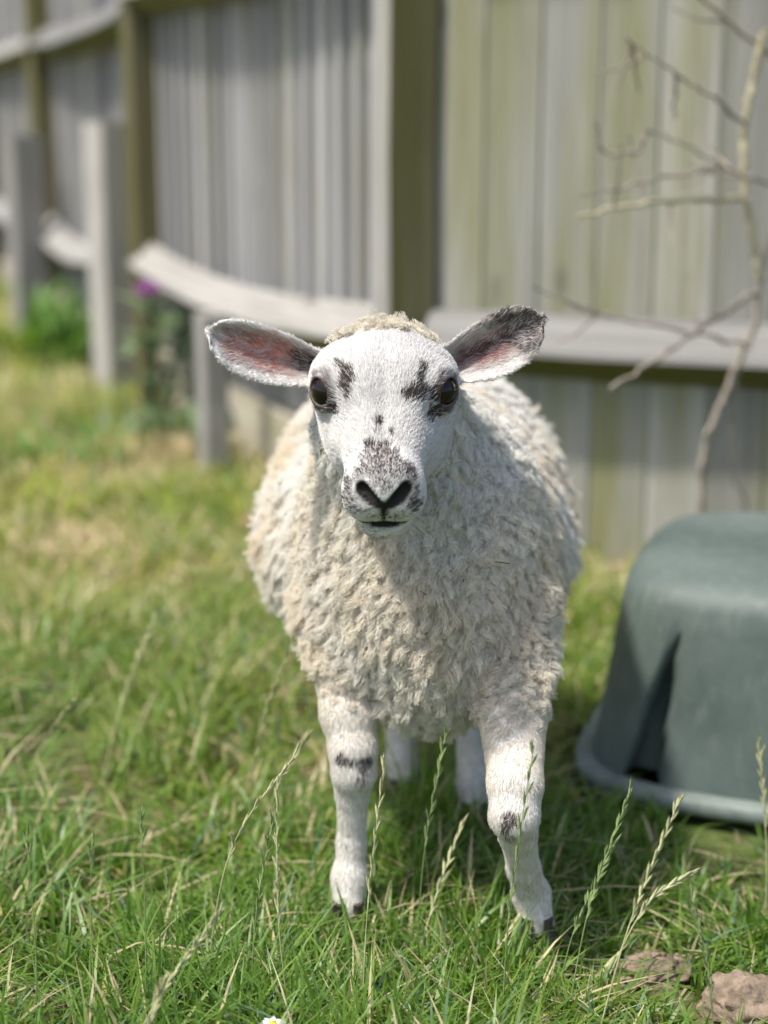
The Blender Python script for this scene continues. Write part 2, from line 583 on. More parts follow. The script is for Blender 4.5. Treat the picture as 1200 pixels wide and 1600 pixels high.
# grooves in the wall near the corners: narrow at the top, wide at the foot
def wrapd(a, b):
    d_ = np.abs(a - b); return np.minimum(d_, ss[-1] - d_)
ang_ref = [math.atan2(-HY * 0.98, -HX * 0.83) % (2 * math.pi), math.atan2(-HY * .98, HX * .64) % (2 * math.pi), math.atan2(HY * .98, -HX * .64), math.atan2(HY * .98, HX * .64)]
arcs0 = [np.interp(a_, tt, ss) for a_ in ang_ref]
for z, ins in prof:
    k = max(0.0, 1 - ins / HY)
    x_, y_ = rrect(ths, HX - ins * 0.75, max(HY - ins, 0.0015), 5.0 - 1.6 * min(1, ins / .2))
    rec = np.zeros(NT_)
    if z < 0.175:
        half = 0.006 + 0.020 * (1 - z / 0.175)
        for a0 in arcs0:
            dd = wrapd(arc, a0)
            rec = np.maximum(rec, np.clip((half - dd) / 0.006, 0, 1) * 0.055 * min(1, (0.175 - z) / 0.03))
    rl = np.hypot(x_, y_)
    y_ = y_ - np.sign(y_) * rec
    P2 = TC[None] + x_[:, None] * e1 + y_[:, None] * e2
    v.append(np.concatenate([P2, np.full((NT_, 1), z)], 1))
v = np.concatenate(v)
rows = len(prof)
f = [(i * NT_ + j, i * NT_ + (j + 1) % NT_, (i + 1) * NT_ + (j + 1) % NT_, (i + 1) * NT_ + j) for i in range(rows - 1) for j in range(NT_)]
f.append(tuple((rows - 1) * NT_ + j for j in range(NT_)))
tb = link(bpy.data.objects.new('tub_wall', np_mesh('tub_wall', v, f, M_TUB, True)), tub)
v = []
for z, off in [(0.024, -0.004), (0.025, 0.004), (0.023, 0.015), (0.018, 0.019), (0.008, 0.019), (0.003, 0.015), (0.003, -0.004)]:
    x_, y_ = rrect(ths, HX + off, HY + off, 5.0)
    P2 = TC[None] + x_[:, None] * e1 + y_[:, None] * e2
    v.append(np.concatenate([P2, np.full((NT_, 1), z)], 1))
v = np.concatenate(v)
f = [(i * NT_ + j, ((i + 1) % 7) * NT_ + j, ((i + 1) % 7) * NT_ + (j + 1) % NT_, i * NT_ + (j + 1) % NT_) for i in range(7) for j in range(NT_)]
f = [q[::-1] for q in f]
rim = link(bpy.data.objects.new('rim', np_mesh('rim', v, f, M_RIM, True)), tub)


def in_tub(x, y, m=0.0):
    q = np.stack([x - TC[0], y - TC[1]], -1)
    a = q @ e1; b = q @ e2
    return (np.abs(a / (HX + m)) ** 5 + np.abs(b / (HY + m)) ** 5) < 1


# ------------------------------------------------------------------ lamb: one continuous body surface from a distance field
lamb = empty('lamb', (0.045, 1.55, 0))
tag(lamb, 'white woolly lamb with dark facial spots and pricked ears, standing in the grass facing forward', 'lamb')

HE = np.array([0.0, 1.372, 0.529])                     # midpoint between the eyes
hang = math.radians(28)
HF = np.array([0, -math.cos(hang), -math.sin(hang)])   # towards the nose
HU = np.array([0, -math.sin(hang), math.cos(hang)])    # out of the forehead
HR = np.array([1.0, 0, 0])
HM = np.stack([HR, HF, HU], 1)                         # world -> head frame: (p - HE) @ HM


def to_world(q): return np.asarray(q) @ HM.T + HE


def ell(p, c, r):
    q = p - np.asarray(c, np.float32); r = np.asarray(r, np.float32)
    k0 = np.sqrt(((q / r) ** 2).sum(-1)) + 1e-9
    k1 = np.sqrt(((q / (r * r)) ** 2).sum(-1)) + 1e-9
    return k0 * (k0 - 1) / k1


def rc(p, a, b, r1, r2):
    a = np.asarray(a, np.float32); b = np.asarray(b, np.float32)
    pa = p - a; ba = b - a
    h = np.clip((pa @ ba) / (ba @ ba), 0, 1)
    return np.sqrt(((pa - h[..., None] * ba) ** 2).sum(-1)) - (r1 + (r2 - r1) * h)


def smin(a, b, k):
    h = np.clip(0.5 + 0.5 * (b - a) / k, 0, 1)
    return b + (a - b) * h - k * h * (1 - h)


def smax(a, b, k): return -smin(-a, -b, k)


EYE_C = [(-0.0455, 0.010, 0.0070), (0.0455, 0.010, 0.0070)]
EYE_R = 0.0168
EYE_D = [np.array([-0.72, 0.52, 0.40]), np.array([0.72, 0.52, 0.40])]
EYE_D = [q / np.linalg.norm(q) for q in EYE_D]


def eye_frame(k):
    d = EYE_D[k]; a = np.cross(np.array([0, 0.35, 1.0]), d); a /= np.linalg.norm(a)
    return d, a, np.cross(d, a)


class Ear:
    """a cupped leaf: axis root->tip, b across it, n the hollow side"""
    def __init__(s, root, tip, n, width, cup):
        s.o = np.array(root, float); ax = np.array(tip, float) - s.o; s.L = np.linalg.norm(ax); s.a = ax / s.L
        n = np.array(n, float); n -= s.a * (n @ s.a); s.n = n / np.linalg.norm(n); s.b = np.cross(s.n, s.a)
        if s.b[2] < 0: s.b = -s.b
        s.w = width; s.cup = cup

    def loc(s, p):
        q = p - s.o
        return np.stack([q @ s.a / s.L, q @ s.b, q @ s.n], -1)

    def half(s, t):
        return s.w * np.interp(t, [-0.2, 0.0, 0.15, 0.35, 0.55, 0.72, 0.85, 0.94, 1.0, 1.1], [0.42, 0.50, 0.70, 0.93, 1.0, 0.95, 0.76, 0.50, 0.05, -0.4])

    def sheet(s, t, bb):
        h = np.maximum(s.half(t), 0.004)
        e = np.clip(bb / h, -1.25, 1.25)
        return s.cup * (np.interp(t, [-.2, 0, .3, .7, 1], [1.5, 1.5, 1.1, .75, .35])) * (e * e - 0.75)

    def sdf(s, p):
        L = s.loc(p); t, bb, nn = L[:, 0], L[:, 1], L[:, 2]
        out = np.maximum(np.abs(bb + 0.004 * np.sin(t * 3)) - s.half(t), 0)
        out = np.maximum(out, np.maximum(t - 1, 0) * s.L)
        out = np.maximum(out, np.maximum(-0.22 - t, 0) * s.L)
        off = (nn - s.sheet(t, bb)) * 0.75
        return np.sqrt(out * out + off * off) - 0.0030


EARS = [Ear((-0.054, 1.420, 0.541), (-0.154, 1.405, 0.5765), (0.12, -1, 0.02), 0.0215, 0.013),
        Ear((0.056, 1.420, 0.543), (0.139, 1.405, 0.588), (-0.22, -1, 0.05), 0.0240, 0.016)]


def head_sdf(p):
    q = ((p - HE) @ HM).astype(np.float32)
    qa = q.copy(); qa[:, 0] = np.abs(qa[:, 0])
    d = ell(q, (0, -0.032, -0.010), (0.0555, 0.052, 0.0425))                   # cranium
    d = smin(d, ell(qa, (0.024, -0.002, 0.010), (0.033, 0.034, 0.020)), 0.020)   # brow
    d = smin(d, ell(qa, (0.0430, -0.020, -0.006), (0.0200, 0.028, 0.0240)), 0.014)  # cheek bone behind the eye
    d = smin(d, rc(qa * np.array([1, 1, 1.0], np.float32), (0.012, 0.005, -0.004), (0.009, 0.094, -0.0195), 0.0330, 0.0205), 0.022)  # bridge of the nose
    d = smin(d, ell(q, (0, 0.102, -0.0260), (0.0305, 0.025, 0.0265)), 0.016)   # muzzle
    d = smin(d, ell(qa, (0.0165, 0.103, -0.034), (0.0160, 0.0185, 0.0175)), 0.009)   # upper lips
    d = smin(d, rc(qa, (0.016, -0.020, -0.050), (0.006, 0.086, -0.056), 0.034, 0.0165), 0.022)    # lower jaw
    d = smin(d, ell(qa, (0.030, 0.004, -0.030), (0.021, 0.050, 0.030)), 0.022)   # cheeks
    d = smin(d, ell(q, (0, 0.102, -0.0585), (0.0215, 0.0180, 0.0145)), 0.007)  # chin
    # nostrils: a V of two commas, and the cleft below them
    nos = rc(qa, (0.0178, 0.1175, -0.0110), (0.0110, 0.1255, -0.0165), 0.0048, 0.0050)
    nos = np.minimum(nos, rc(qa, (0.0110, 0.1255, -0.0165), (0.0035, 0.1285, -0.0215), 0.0046, 0.0028))
    d = smax(d, -nos, 0.0035)
    cl = rc(qa, (0, 0.1300, -0.0220), (0, 0.1230, -0.0490), 0.0022, 0.0016)
    d = smax(d, -cl, 0.004)
    # mouth line
    mo = rc(qa, (0.0, 0.1215, -0.0488), (0.0245, 0.1090, -0.0465), 0.0024, 0.0024)
    mo = np.minimum(mo, rc(qa, (0.0245, 0.1090, -0.0465), (0.031, 0.092, -0.0440), 0.0024, 0.0010))
    d = smax(d, -mo, 0.004)
    # hollow beside the bridge of the nose, ridge of the brow
    d = smax(d, -ell(qa, (0.060, 0.050, 0.012), (0.020, 0.036, 0.020)), 0.016)
    d = smin(d, rc(qa, (0.032, -0.006, 0.0235), (0.050, 0.002, 0.0215), 0.0060, 0.0055), 0.010)
    # tear furrow in front of the eye
    tf = rc(qa, (0.0500, 0.030, -0.008), (0.044, 0.044, -0.013), 0.003, 0.002)
    d = smax(d, -tf, 0.006)
    # lids, then the opening that the eyeball fills
    for k, c in enumerate(EYE_C):
        dv, av, bv = eye_frame(k)
        q_ = q - np.array(c, np.float32)
        lid = np.sqrt((q_ ** 2).sum(-1)) - EYE_R * 1.13
        d = smin(d, lid, 0.007)
        x_, y_, w_ = q_ @ av, q_ @ bv, q_ @ dv
        op = (np.sqrt((x_ / 0.0124) ** 2 + ((y_ + 0.0008) / 0.0099) ** 2) - 1) * 0.0099
        d = smax(d, -np.maximum(op, 0.003 - w_), 0.0022)
    return d


XB = 0.038
LEG_FL = [((-0.034, 1.485, 0.30), 0.046), ((-0.033, 1.428, 0.212), 0.0290), ((-0.029, 1.412, 0.182), 0.0235), ((-0.0285, 1.408, 0.160), 0.0215), ((-0.030, 1.412, 0.138), 0.0160),
          ((-0.031, 1.415, 0.085), 0.0138), ((-0.033, 1.408, 0.052), 0.0172), ((-0.034, 1.396, 0.028), 0.0165)]
LEG_FR = [((0.112, 1.47, 0.30), 0.048), ((0.118, 1.385, 0.230), 0.0335), ((0.116, 1.318, 0.186), 0.0245), ((0.1145, 1.304, 0.163), 0.0220), ((0.119, 1.318, 0.140), 0.0165),
          ((0.128, 1.350, 0.090), 0.0145), ((0.138, 1.374, 0.052), 0.0172), ((0.143, 1.366, 0.028), 0.0165)]
LEG_HL = [((-0.02, 1.80, 0.33), 0.085), ((-0.030, 1.70, 0.255), 0.055), ((0.010, 1.770, 0.165), 0.0245), ((0.017, 1.750, 0.125), 0.018), ((0.020, 1.722, 0.075), 0.0150),
          ((0.021, 1.710, 0.048), 0.0175), ((0.022, 1.694, 0.026), 0.0165)]
LEG_HR = [((0.115, 1.80, 0.33), 0.085), ((0.120, 1.675, 0.255), 0.055), ((0.095, 1.712, 0.165), 0.0245), ((0.096, 1.694, 0.125), 0.018), ((0.098, 1.660, 0.075), 0.0150),
          ((0.099, 1.646, 0.048), 0.0175), ((0.0995, 1.628, 0.026), 0.0165)]
LEG_FL = [LEG_FL[0]] + [(p_, r_ * 0.90) for p_, r_ in LEG_FL[1:]]
LEG_FR = [LEG_FR[0]] + [(p_, r_ * 0.92) for p_, r_ in LEG_FR[1:]]
LEGS = [LEG_FL, LEG_FR, LEG_HL, LEG_HR]


def trunk_sdf(p):
    d = ell(p, (XB - 0.006, 1.69, 0.312), (0.163, 0.215, 0.118))
    d = smin(d, ell(p, (XB, 1.675, 0.365), (0.122, 0.230, 0.126)), 0.05)
    d = smin(d, ell(p, (XB + 0.004, 1.495, 0.335), (0.104, 0.115, 0.112)), 0.06)
    d = smin(d, ell(p, (XB + 0.010, 1.452, 0.280), (0.070, 0.072, 0.083)), 0.04)
    d = smin(d, ell(p, (XB, 1.80, 0.345), (0.150, 0.140, 0.140)), 0.06)
    d = smin(d, rc(p, (XB - 0.006, 1.505, 0.415), (0.008, 1.448, 0.478), 0.094, 0.066), 0.05)
    d = smin(d, rc(p, (XB, 1.93, 0.42), (XB + 0.005, 1.955, 0.30), 0.028, 0.016), 0.03)
    return d


def body_sdf(p):
    p = p.astype(np.float32)
    d = trunk_sdf(p)
    for L in LEGS:
        dl = None
        for (a, ra), (b, rb) in zip(L[:-1], L[1:]):
            s_ = rc(p, a, b, ra, rb)
            dl = s_ if dl is None else smin(dl, s_, 0.008)
        d = smin(d, dl, 0.022)
    near = (p[:, 1] < 1.56) & (p[:, 2] > 0.37)
    if near.any():
        pn = p[near]
        h = head_sdf(pn)
        for e_ in EARS: h = smin(h, e_.sdf(pn), 0.008)
        d[near] = smin(d[near], h, 0.025)
    return d


def surface_nets(fn, lo, hi, vox, blk=8):
    lo = np.array(lo, float); n = np.ceil((np.array(hi) - lo) / vox / blk).astype(int) * blk
    nb = n // blk
    bi = np.stack(np.meshgrid(*[np.arange(k) for k in nb], indexing='ij'), -1).reshape(-1, 3)
    cen = lo + (bi + 0.5) * blk * vox
    dc = fn(cen)
    act = np.abs(dc) < blk * vox * 0.87 * 1.5 + 0.006
    V = np.repeat(np.repeat(np.repeat(dc.reshape(nb), blk, 0), blk, 1), blk, 2).astype(np.float32)
    loc = np.stack(np.meshgrid(*[np.arange(blk)] * 3, indexing='ij'), -1).reshape(-1, 3)
    ab = bi[act]
    for s0 in range(0, len(ab), 400):
        ii = (ab[s0:s0 + 400, None] * blk + loc[None]).reshape(-1, 3)
        V[ii[:, 0], ii[:, 1], ii[:, 2]] = fn(lo + ii * vox)
    S = V < 0
    c = S[:-1, :-1, :-1].astype(np.int8)
    tot = sum(S[a:S.shape[0] - 1 + a, b:S.shape[1] - 1 + b, d:S.shape[2] - 1 + d].astype(np.int8) for a in (0, 1) for b in (0, 1) for d in (0, 1))
    mix_ = (tot > 0) & (tot < 8)
    vid = np.full(mix_.shape, -1, np.int64)
    ci = np.argwhere(mix_)
    vid[mix_] = np.arange(len(ci))
    P = lo + (ci + 0.5) * vox
    quads = []
    for ax in range(3):
        sl0 = [slice(1, -1)] * 3; sl1 = [slice(1, -1)] * 3
        sl0[ax] = slice(0, -1); sl1[ax] = slice(1, None)
        a_, b_ = S[tuple(sl0)], S[tuple(sl1)]
        for flip, m_ in ((False, a_ & ~b_), (True, ~a_ & b_)):
            e = np.argwhere(m_)
            off = np.ones(3, int); off[ax] = 0
            e = e + off
            o1, o2 = [k for k in range(3) if k != ax]
            cor = []
            for (u, v_) in ((-1, -1), (0, -1), (0, 0), (-1, 0)):
                q = e.copy(); q[:, o1] += u; q[:, o2] += v_
                cor.append(vid[q[:, 0], q[:, 1], q[:, 2]])
            Q = np.stack(cor, -1)
            if (ax == 1) != flip: Q = Q[:, ::-1]
            quads.append(Q)
    return P, np.concatenate(quads)


def grad(fn, P, h=0.0008):
    g = np.zeros_like(P)
    for k in range(3):
        e = np.zeros(3); e[k] = h
        g[:, k] = fn(P + e) - fn(P - e)
    return g / (2 * h)


BV, BF = surface_nets(body_sdf, (-0.19, 1.20, 0.0), (0.25, 2.02, 0.64), 0.0026)
for it in range(3):
    g = grad(body_sdf, BV); d_ = body_sdf(BV)
    g2 = np.maximum((g * g).sum(-1), 0.05)
    st = -(d_ / g2)[:, None] * g
    ln = np.linalg.norm(st, axis=1, keepdims=True)
    BV = BV + st * np.minimum(1, 0.0016 / np.maximum(ln, 1e-9))
BN = grad(body_sdf, BV); BN /= np.maximum(np.linalg.norm(BN, axis=1, keepdims=True), 1e-6)


# value noise in object space for fur and wool
def vnoise(P, scale, seed=0):
    q = P * scale + seed * 17.3
    i = np.floor(q).astype(np.int64); f_ = q - i; f_ = f_ * f_ * (3 - 2 * f_)
    def hsh(a):
        n = (a[:, 0] * 374761393 + a[:, 1] * 668265263 + a[:, 2] * 2147483647 + seed * 974711) & 0xffffffff
        n = ((n ^ (n >> 13)) * 1274126177) & 0xffffffff
        return ((n ^ (n >> 16)) & 0xffff) / 65535.0
    r_ = 0
    for dx in (0, 1):
        for dy in (0, 1):
            for dz in (0, 1):
                w_ = (f_[:, 0] if dx else 1 - f_[:, 0]) * (f_[:, 1] if dy else 1 - f_[:, 1]) * (f_[:, 2] if dz else 1 - f_[:, 2])
                r_ = r_ + w_ * hsh(i + np.array([dx, dy, dz]))
    return r_


# ---- where is wool, where is short fur, what colour
def head_local(P): return (P - HE) @ HM


def wool_weight(P):
    q = head_local(P)
    dh = head_sdf(P.astype(np.float32))
    dt = trunk_sdf(P.astype(np.float32))
    for e_ in EARS: dh = np.minimum(dh, e_.sdf(P))
    is_head = (dh < dt + 0.002) & (P[:, 1] < 1.50) & (P[:, 2] > 0.40)
    leg = np.where(P[:, 1] < 1.55, np.where(P[:, 0] < 0.04, 0.243, 0.236), 0.215) + 0.012 * (vnoise(P, 60, 3) - 0.5)
    wz = np.clip((P[:, 2] - leg + 0.012) / 0.04, 0, 1)
    wz = np.maximum(wz, np.clip((0.012 - dt) / 0.012, 0, 1))
    wz = np.where(is_head, 0, wz)
    crown = (q[:, 1] < -0.052 + 0.010 * vnoise(P, 90, 5)) & (q[:, 2] > 0.002) & (np.abs(q[:, 0]) < 0.043) & is_head
    earm = np.zeros(len(P), bool)
    for e_ in EARS: earm |= e_.sdf(P) < 0.004
    wz = np.where(crown & ~earm, 1.0, wz)
    return wz, is_head, crown & ~earm


# dark patches: (x, y, z, rx, ry, rz, strength)
SPOTS = [(-0.0364, 1.3509, 0.5527, 0.0033, 0.0057, 0.0038, 1),
         (-0.0287, 1.3414, 0.5465, 0.005, 0.0132, 0.0089, 1),
         (-0.0308, 1.3363, 0.5386, 0.0044, 0.0112, 0.0076, 1),
         (-0.0285, 1.3314, 0.5307, 0.0027, 0.0093, 0.0063, 0.9),
         (0.0314, 1.3453, 0.5497, 0.0028, 0.0094, 0.0064, 1),
         (0.0291, 1.3374, 0.5411, 0.0044, 0.0094, 0.0063, 1),
         (0.0253, 1.3313, 0.5329, 0.0082, 0.014, 0.0069, 1),
         (0.0177, 1.3278, 0.5296, 0.0044, 0.0074, 0.0044, 0.9),
         (0.0368, 1.3376, 0.5307, 0.0055, 0.0131, 0.0089, 0.7),
         (0.0456, 1.3418, 0.524, 0.0055, 0.015, 0.0102, 1),
         (0.038, 1.3388, 0.5152, 0.0044, 0.0131, 0.0089, 0.95),
         (0.0488, 1.342, 0.5349, 0.0039, 0.0169, 0.0114, 0.9),
         (-0.045, 1.3411, 0.5263, 0.0044, 0.0113, 0.0076, 0.95),
         (-0.0397, 1.3412, 0.5186, 0.0033, 0.0085, 0.0057, 0.95),
         (-0.0499, 1.3426, 0.5365, 0.0028, 0.015, 0.0102, 0.8),
         (0.0527, 1.364, 0.5536, 0.0022, 0.0048, 0.0032, 1),
         (-0.0043, 1.3118, 0.5097, 0.0049, 0.0083, 0.0037, 1),
         (-0.0064, 1.3037, 0.502, 0.0021, 0.0037, 0.0025, 0.9),
         (0.0058, 1.3038, 0.502, 0.0021, 0.0037, 0.0025, 0.9),
         (-0.01, 1.2937, 0.4932, 0.0053, 0.0091, 0.0055, 0.9),
         (0.0, 1.2868, 0.4881, 0.0127, 0.0216, 0.0073, 0.85),
         (-0.0042, 1.2779, 0.4825, 0.0158, 0.0269, 0.0097, 0.72),
         (-0.0183, 1.277, 0.4768, 0.0053, 0.0089, 0.0054, 0.8),
         (0.0209, 1.2755, 0.4707, 0.0063, 0.0179, 0.0121, 0.9),
         (0.0241, 1.2764, 0.4598, 0.0047, 0.0161, 0.0109, 0.9),
         (-0.0289, 1.2817, 0.4656, 0.0053, 0.0144, 0.0097, 0.75),
         (-0.001, 1.271, 0.4728, 0.0136, 0.0231, 0.0084, 0.62),
         (-0.0252, 1.2769, 0.457, 0.0042, 0.0107, 0.0073, 0.5),
         (-0.0075, 1.2984, 0.4174, 0.0139, 0.0236, 0.0025, 0.35),
         (0.043, 1.344, 0.517, 0.0066, 0.0113, 0.0076, 1),
         (0.0368, 1.3359, 0.5124, 0.0044, 0.0094, 0.0063, 0.9),
         (-0.043, 1.3433, 0.5188, 0.0055, 0.0094, 0.0057, 1),
         (-0.038, 1.3383, 0.5136, 0.0028, 0.0066, 0.0044, 0.8),
         (-0.0284, 1.2801, 0.4557, 0.0063, 0.0179, 0.0121, 0.55),
         (0.022, 1.275, 0.4542, 0.0074, 0.0196, 0.0133, 0.7),
         (-0.0204, 1.2764, 0.4737, 0.0079, 0.0134, 0.0085, 0.65),
         (0.0162, 1.2767, 0.4779, 0.0084, 0.0143, 0.0073, 0.65),
         (-0.001, 1.2747, 0.4789, 0.0179, 0.0304, 0.0133, 0.6),
         (-0.022, 1.2748, 0.4591, 0.0084, 0.0143, 0.0085, 0.45),
         (0.0188, 1.2739, 0.4566, 0.0073, 0.0143, 0.0097, 0.6),
         (-0.0052, 1.2738, 0.4443, 0.022, 0.0375, 0.0072, 0.34),
         (-0.0053, 1.2925, 0.4261, 0.0181, 0.0308, 0.0049, 0.2),
         (-0.0398, 1.3915, 0.1807, 0.0052, 0.0088, 0.0053, 0.95),
         (-0.0155, 1.3932, 0.1787, 0.0052, 0.0088, 0.0059, 0.95),
         (-0.0267, 1.3889, 0.178, 0.0086, 0.0146, 0.0046, 0.8),
         (-0.0202, 1.3902, 0.173, 0.0046, 0.0078, 0.0053, 0.6),
         (-0.022, 1.3878, 0.1625, 0.0069, 0.0126, 0.0085, 0.38),
         (0.109, 1.2833, 0.1688, 0.0069, 0.0117, 0.0067, 0.95),
         (0.1042, 1.2843, 0.1624, 0.0042, 0.0081, 0.0055, 0.9),
         (0.1092, 1.2882, 0.1486, 0.0042, 0.0099, 0.0067, 0.5)]

WHITE = np.array([0.75, 0.735, 0.71]); DARK = np.array([0.080, 0.062, 0.056]); PINK = np.array([0.64, 0.25, 0.20]); CREAM = np.array([0.74, 0.655, 0.52])


def spot_mask(P):
    m_ = np.zeros(len(P))
    n1 = vnoise(P, 160, 1); n2 = vnoise(P, 420, 2)
    for (x, y, z, rx, ry, rz, s_) in SPOTS:
        d_ = np.sqrt(((P[:, 0] - x) / rx) ** 2 + ((P[:, 1] - y) / ry) ** 2 + ((P[:, 2] - z) / rz) ** 2)
        d_ = d_ + (n1 - 0.5) * 0.9 + (n2 - 0.5) * 0.5
        m_ = np.maximum(m_, s_ * np.clip((1.08 - d_) / 0.22, 0, 1))
    return m_


def paint(P, N):
    q = head_local(P)
    c = np.tile(WHITE, (len(P), 1))
    def blend(c, m_, col): return c * (1 - m_[:, None]) + np.asarray(col) * m_[:, None]
    # ears: pink hollow, dark patches
    for k, e_ in enumerate(EARS):
        L = e_.loc(P); t, bb, nn = L[:, 0], L[:, 1], L[:, 2]
        on = e_.sdf(P) < 0.005
        h = np.maximum(e_.half(t), 0.004); r_ = bb / h
        inner = on & ((N @ e_.n) > 0.1)
        nz = (vnoise(P, 220, 8) - 0.5)
        nz2 = (vnoise(P, 90, 9) - 0.5)
        if k == 0:
            pk = np.clip(1.25 - np.sqrt(((t - 0.42) / 0.46) ** 2 + ((r_ + 0.05) / 0.72) ** 2) + nz * 0.5, 0, 1) * inner
            c = blend(c, np.clip(pk * 1.7, 0, 0.92), PINK * (0.85 + 0.3 * nz2[:, None]) if False else PINK)
            gy_ = np.clip(1.1 - np.sqrt(((t - 0.80) / 0.24) ** 2 + ((r_ - 0.32) / 0.34) ** 2) + nz * 0.7, 0, 1) * inner
            c = blend(c, gy_ * 0.75, (0.22, 0.20, 0.16))
            tipd = np.clip(1.1 - np.sqrt(((t - 0.93) / 0.06) ** 2 + ((r_ + 0.2) / 0.4) ** 2) + nz * 0.6, 0, 1) * inner
            c = blend(c, tipd * 0.8, (0.15, 0.14, 0.12))
            dk = np.clip((1.12 - np.sqrt(((t - 0.10) / 0.17) ** 2 + ((r_ - 0.02) / 0.72) ** 2) + nz * 0.4) * 3, 0, 1) * inner
            c = blend(c, dk * 0.93, (0.10, 0.075, 0.065))
        else:
            pk = np.clip(1.2 - np.sqrt(((t - 0.34) / 0.36) ** 2 + ((r_ + 0.12) / 0.62) ** 2) + nz * 0.5, 0, 1) * inner
            c = blend(c, np.clip(pk * 1.5, 0, 0.9), (0.42, 0.18, 0.17))
            dk = np.clip((t - 0.50 - 0.20 * np.clip(-r_ - 0.15, 0, 1) + 0.12 * np.clip(r_, 0, 1) + nz * 0.16) * 9, 0, 1) * on
            c = blend(c, dk * 0.92, (0.085, 0.065, 0.058))
            d2 = np.clip((1.1 - np.sqrt(((t - 0.33) / 0.22) ** 2 + ((r_ - 0.02) / 0.20) ** 2) + nz * 0.5) * 3, 0, 1) * inner
            c = blend(c, d2 * 0.85, (0.11, 0.06, 0.055))
            d3 = np.clip((1.1 - np.sqrt(((t - 0.13) / 0.07) ** 2 + ((r_ - 0.42) / 0.30) ** 2) + nz * 0.5) * 3, 0, 1) * inner
            c = blend(c, d3 * 0.7, (0.16, 0.09, 0.085))
    head = (P[:, 1] < 1.47) & (P[:, 2] > 0.40)
    sm = spot_mask(P)
    c = blend(c, sm * 0.8, DARK)
    # lids
    for cc in EYE_C:
        d_ = np.sqrt(((q[:, 0] - cc[0]) / 1.0) ** 2 + (q[:, 1] - cc[1]) ** 2 + (q[:, 2] - cc[2]) ** 2)
        m_ = np.clip((EYE_R * 1.28 - d_) / 0.0022, 0, 1)
        c = blend(c, m_ * 0.92, (0.055, 0.032, 0.028))
    # bare skin of nostrils, cleft and mouth
    qa = q.copy(); qa[:, 0] = np.abs(qa[:, 0])
    qf = qa.astype(np.float32)
    nos = np.minimum(rc(qf, (0.0178, 0.1175, -0.0110), (0.0110, 0.1255, -0.0165), 0.0048, 0.0050), rc(qf, (0.0110, 0.1255, -0.0165), (0.0035, 0.1285, -0.0215), 0.0046, 0.0034))
    nos = np.minimum(nos, rc(qf, (0, 0.1300, -0.0220), (0, 0.1230, -0.0480), 0.0026, 0.0014))
    mo = np.minimum(rc(qf, (0.0, 0.1215, -0.0488), (0.0245, 0.1090, -0.0465), 0.0037, 0.0034), rc(qf, (0.0245, 0.1090, -0.0465), (0.031, 0.092, -0.0440), 0.0032, 0.0010))
    bare = np.clip((0.0026 - np.minimum(nos, mo)) / 0.0015, 0, 1) * head
    c = blend(c, bare, (0.010, 0.008, 0.008))
    return c, bare


WW, ISH, CROWN = wool_weight(BV)
BC, BARE = paint(BV, BN)
skin_c = BC.copy()
skin_c = np.where((WW > 0.5)[:, None], CREAM, skin_c)
body = link(bpy.data.objects.new('body', np_mesh('body', BV, BF, M_SKIN, True, skin_c)), lamb)

# ---- eyes
for sgn, c in zip((-1, 1), EYE_C):
    mb = MB(); nu, nv = 24, 16; v = []; f = []
    for i in range(nv + 1):
        for j in range(nu):
            th = math.pi * i / nv; ph = 2 * math.pi * j / nu
            v.append((EYE_R * math.sin(th) * math.cos(ph), EYE_R * math.sin(th) * math.sin(ph), EYE_R * math.cos(th)))
    for i in range(nv):
        for j in range(nu):
            f.append((i * nu + j, (i + 1) * nu + j, (i + 1) * nu + (j + 1) % nu, i * nu + (j + 1) % nu))
    wv = to_world(np.array(v) + np.array(c))
    mb.add(wv, f)
    mb.build('eye', M_EYE, lamb, True)

# ---- hooves: two pointed toes each
for L in LEGS:
    p0 = Vector(L[-1][0]); mb = MB()
    for s_ in (-1, 1):
        v = []; n = 9
        for z, sc_, fy in ((0.036, 0.8, 0.004), (0.018, 1.0, 0.0), (-0.004, 1.12, -0.006)):
            for k in range(n):
                a = 2 * math.pi * k / n
                yy_ = math.sin(a) * 0.017 * sc_ * (1.25 if math.sin(a) < 0 else 0.9) + fy
                v.append((p0.x + s_ * 0.0085 + math.cos(a) * 0.0085 * sc_ * (0.75 if math.sin(a) < -0.5 else 1), p0.y + yy_ - 0.004, max(z, -0.002) + float(gh(p0.x, p0.y)) * 0))
        f = [(i * n + k, i * n + (k + 1) % n, (i + 1) * n + (k + 1) % n, (i + 1) * n + k) for i in range(2) for k in range(n)]
        f.append(tuple(range(n))); f.append(tuple(2 * n + k for k in reversed(range(n))))
        mb.add(v, [q[::-1] for q in f])
    mb.build('hoof', M_HOOF, lamb, True)


# ---- sampling points on the body
tri = np.concatenate([BF[:, [0, 1, 2]], BF[:, [0, 2, 3]]])
tv = BV[tri]; tarea = 0.5 * np.linalg.norm(np.cross(tv[:, 1] - tv[:, 0], tv[:, 2] - tv[:, 0]), axis=1)


def scatter(weight, dens):
    """weight per vertex 0..1, density per square metre"""
    wv = weight[tri].mean(1) * tarea
    n = int(wv.sum() * dens)
    ids = rng.choice(len(tri), n, p=wv / wv.sum())
    u = rng.random((n, 2)); fl = u.sum(1) > 1; u[fl] = 1 - u[fl]
    w3 = np.stack([1 - u.sum(1), u[:, 0], u[:, 1]], -1)
    P = (tv[ids] * w3[..., None]).sum(1)
    N = (BN[tri[ids]] * w3[..., None]).sum(1)
    N /= np.maximum(np.linalg.norm(N, axis=1, keepdims=True), 1e-6)
    return P, N, ids


def norm(a): return a / np.maximum(np.linalg.norm(a, axis=-1, keepdims=True), 1e-9)


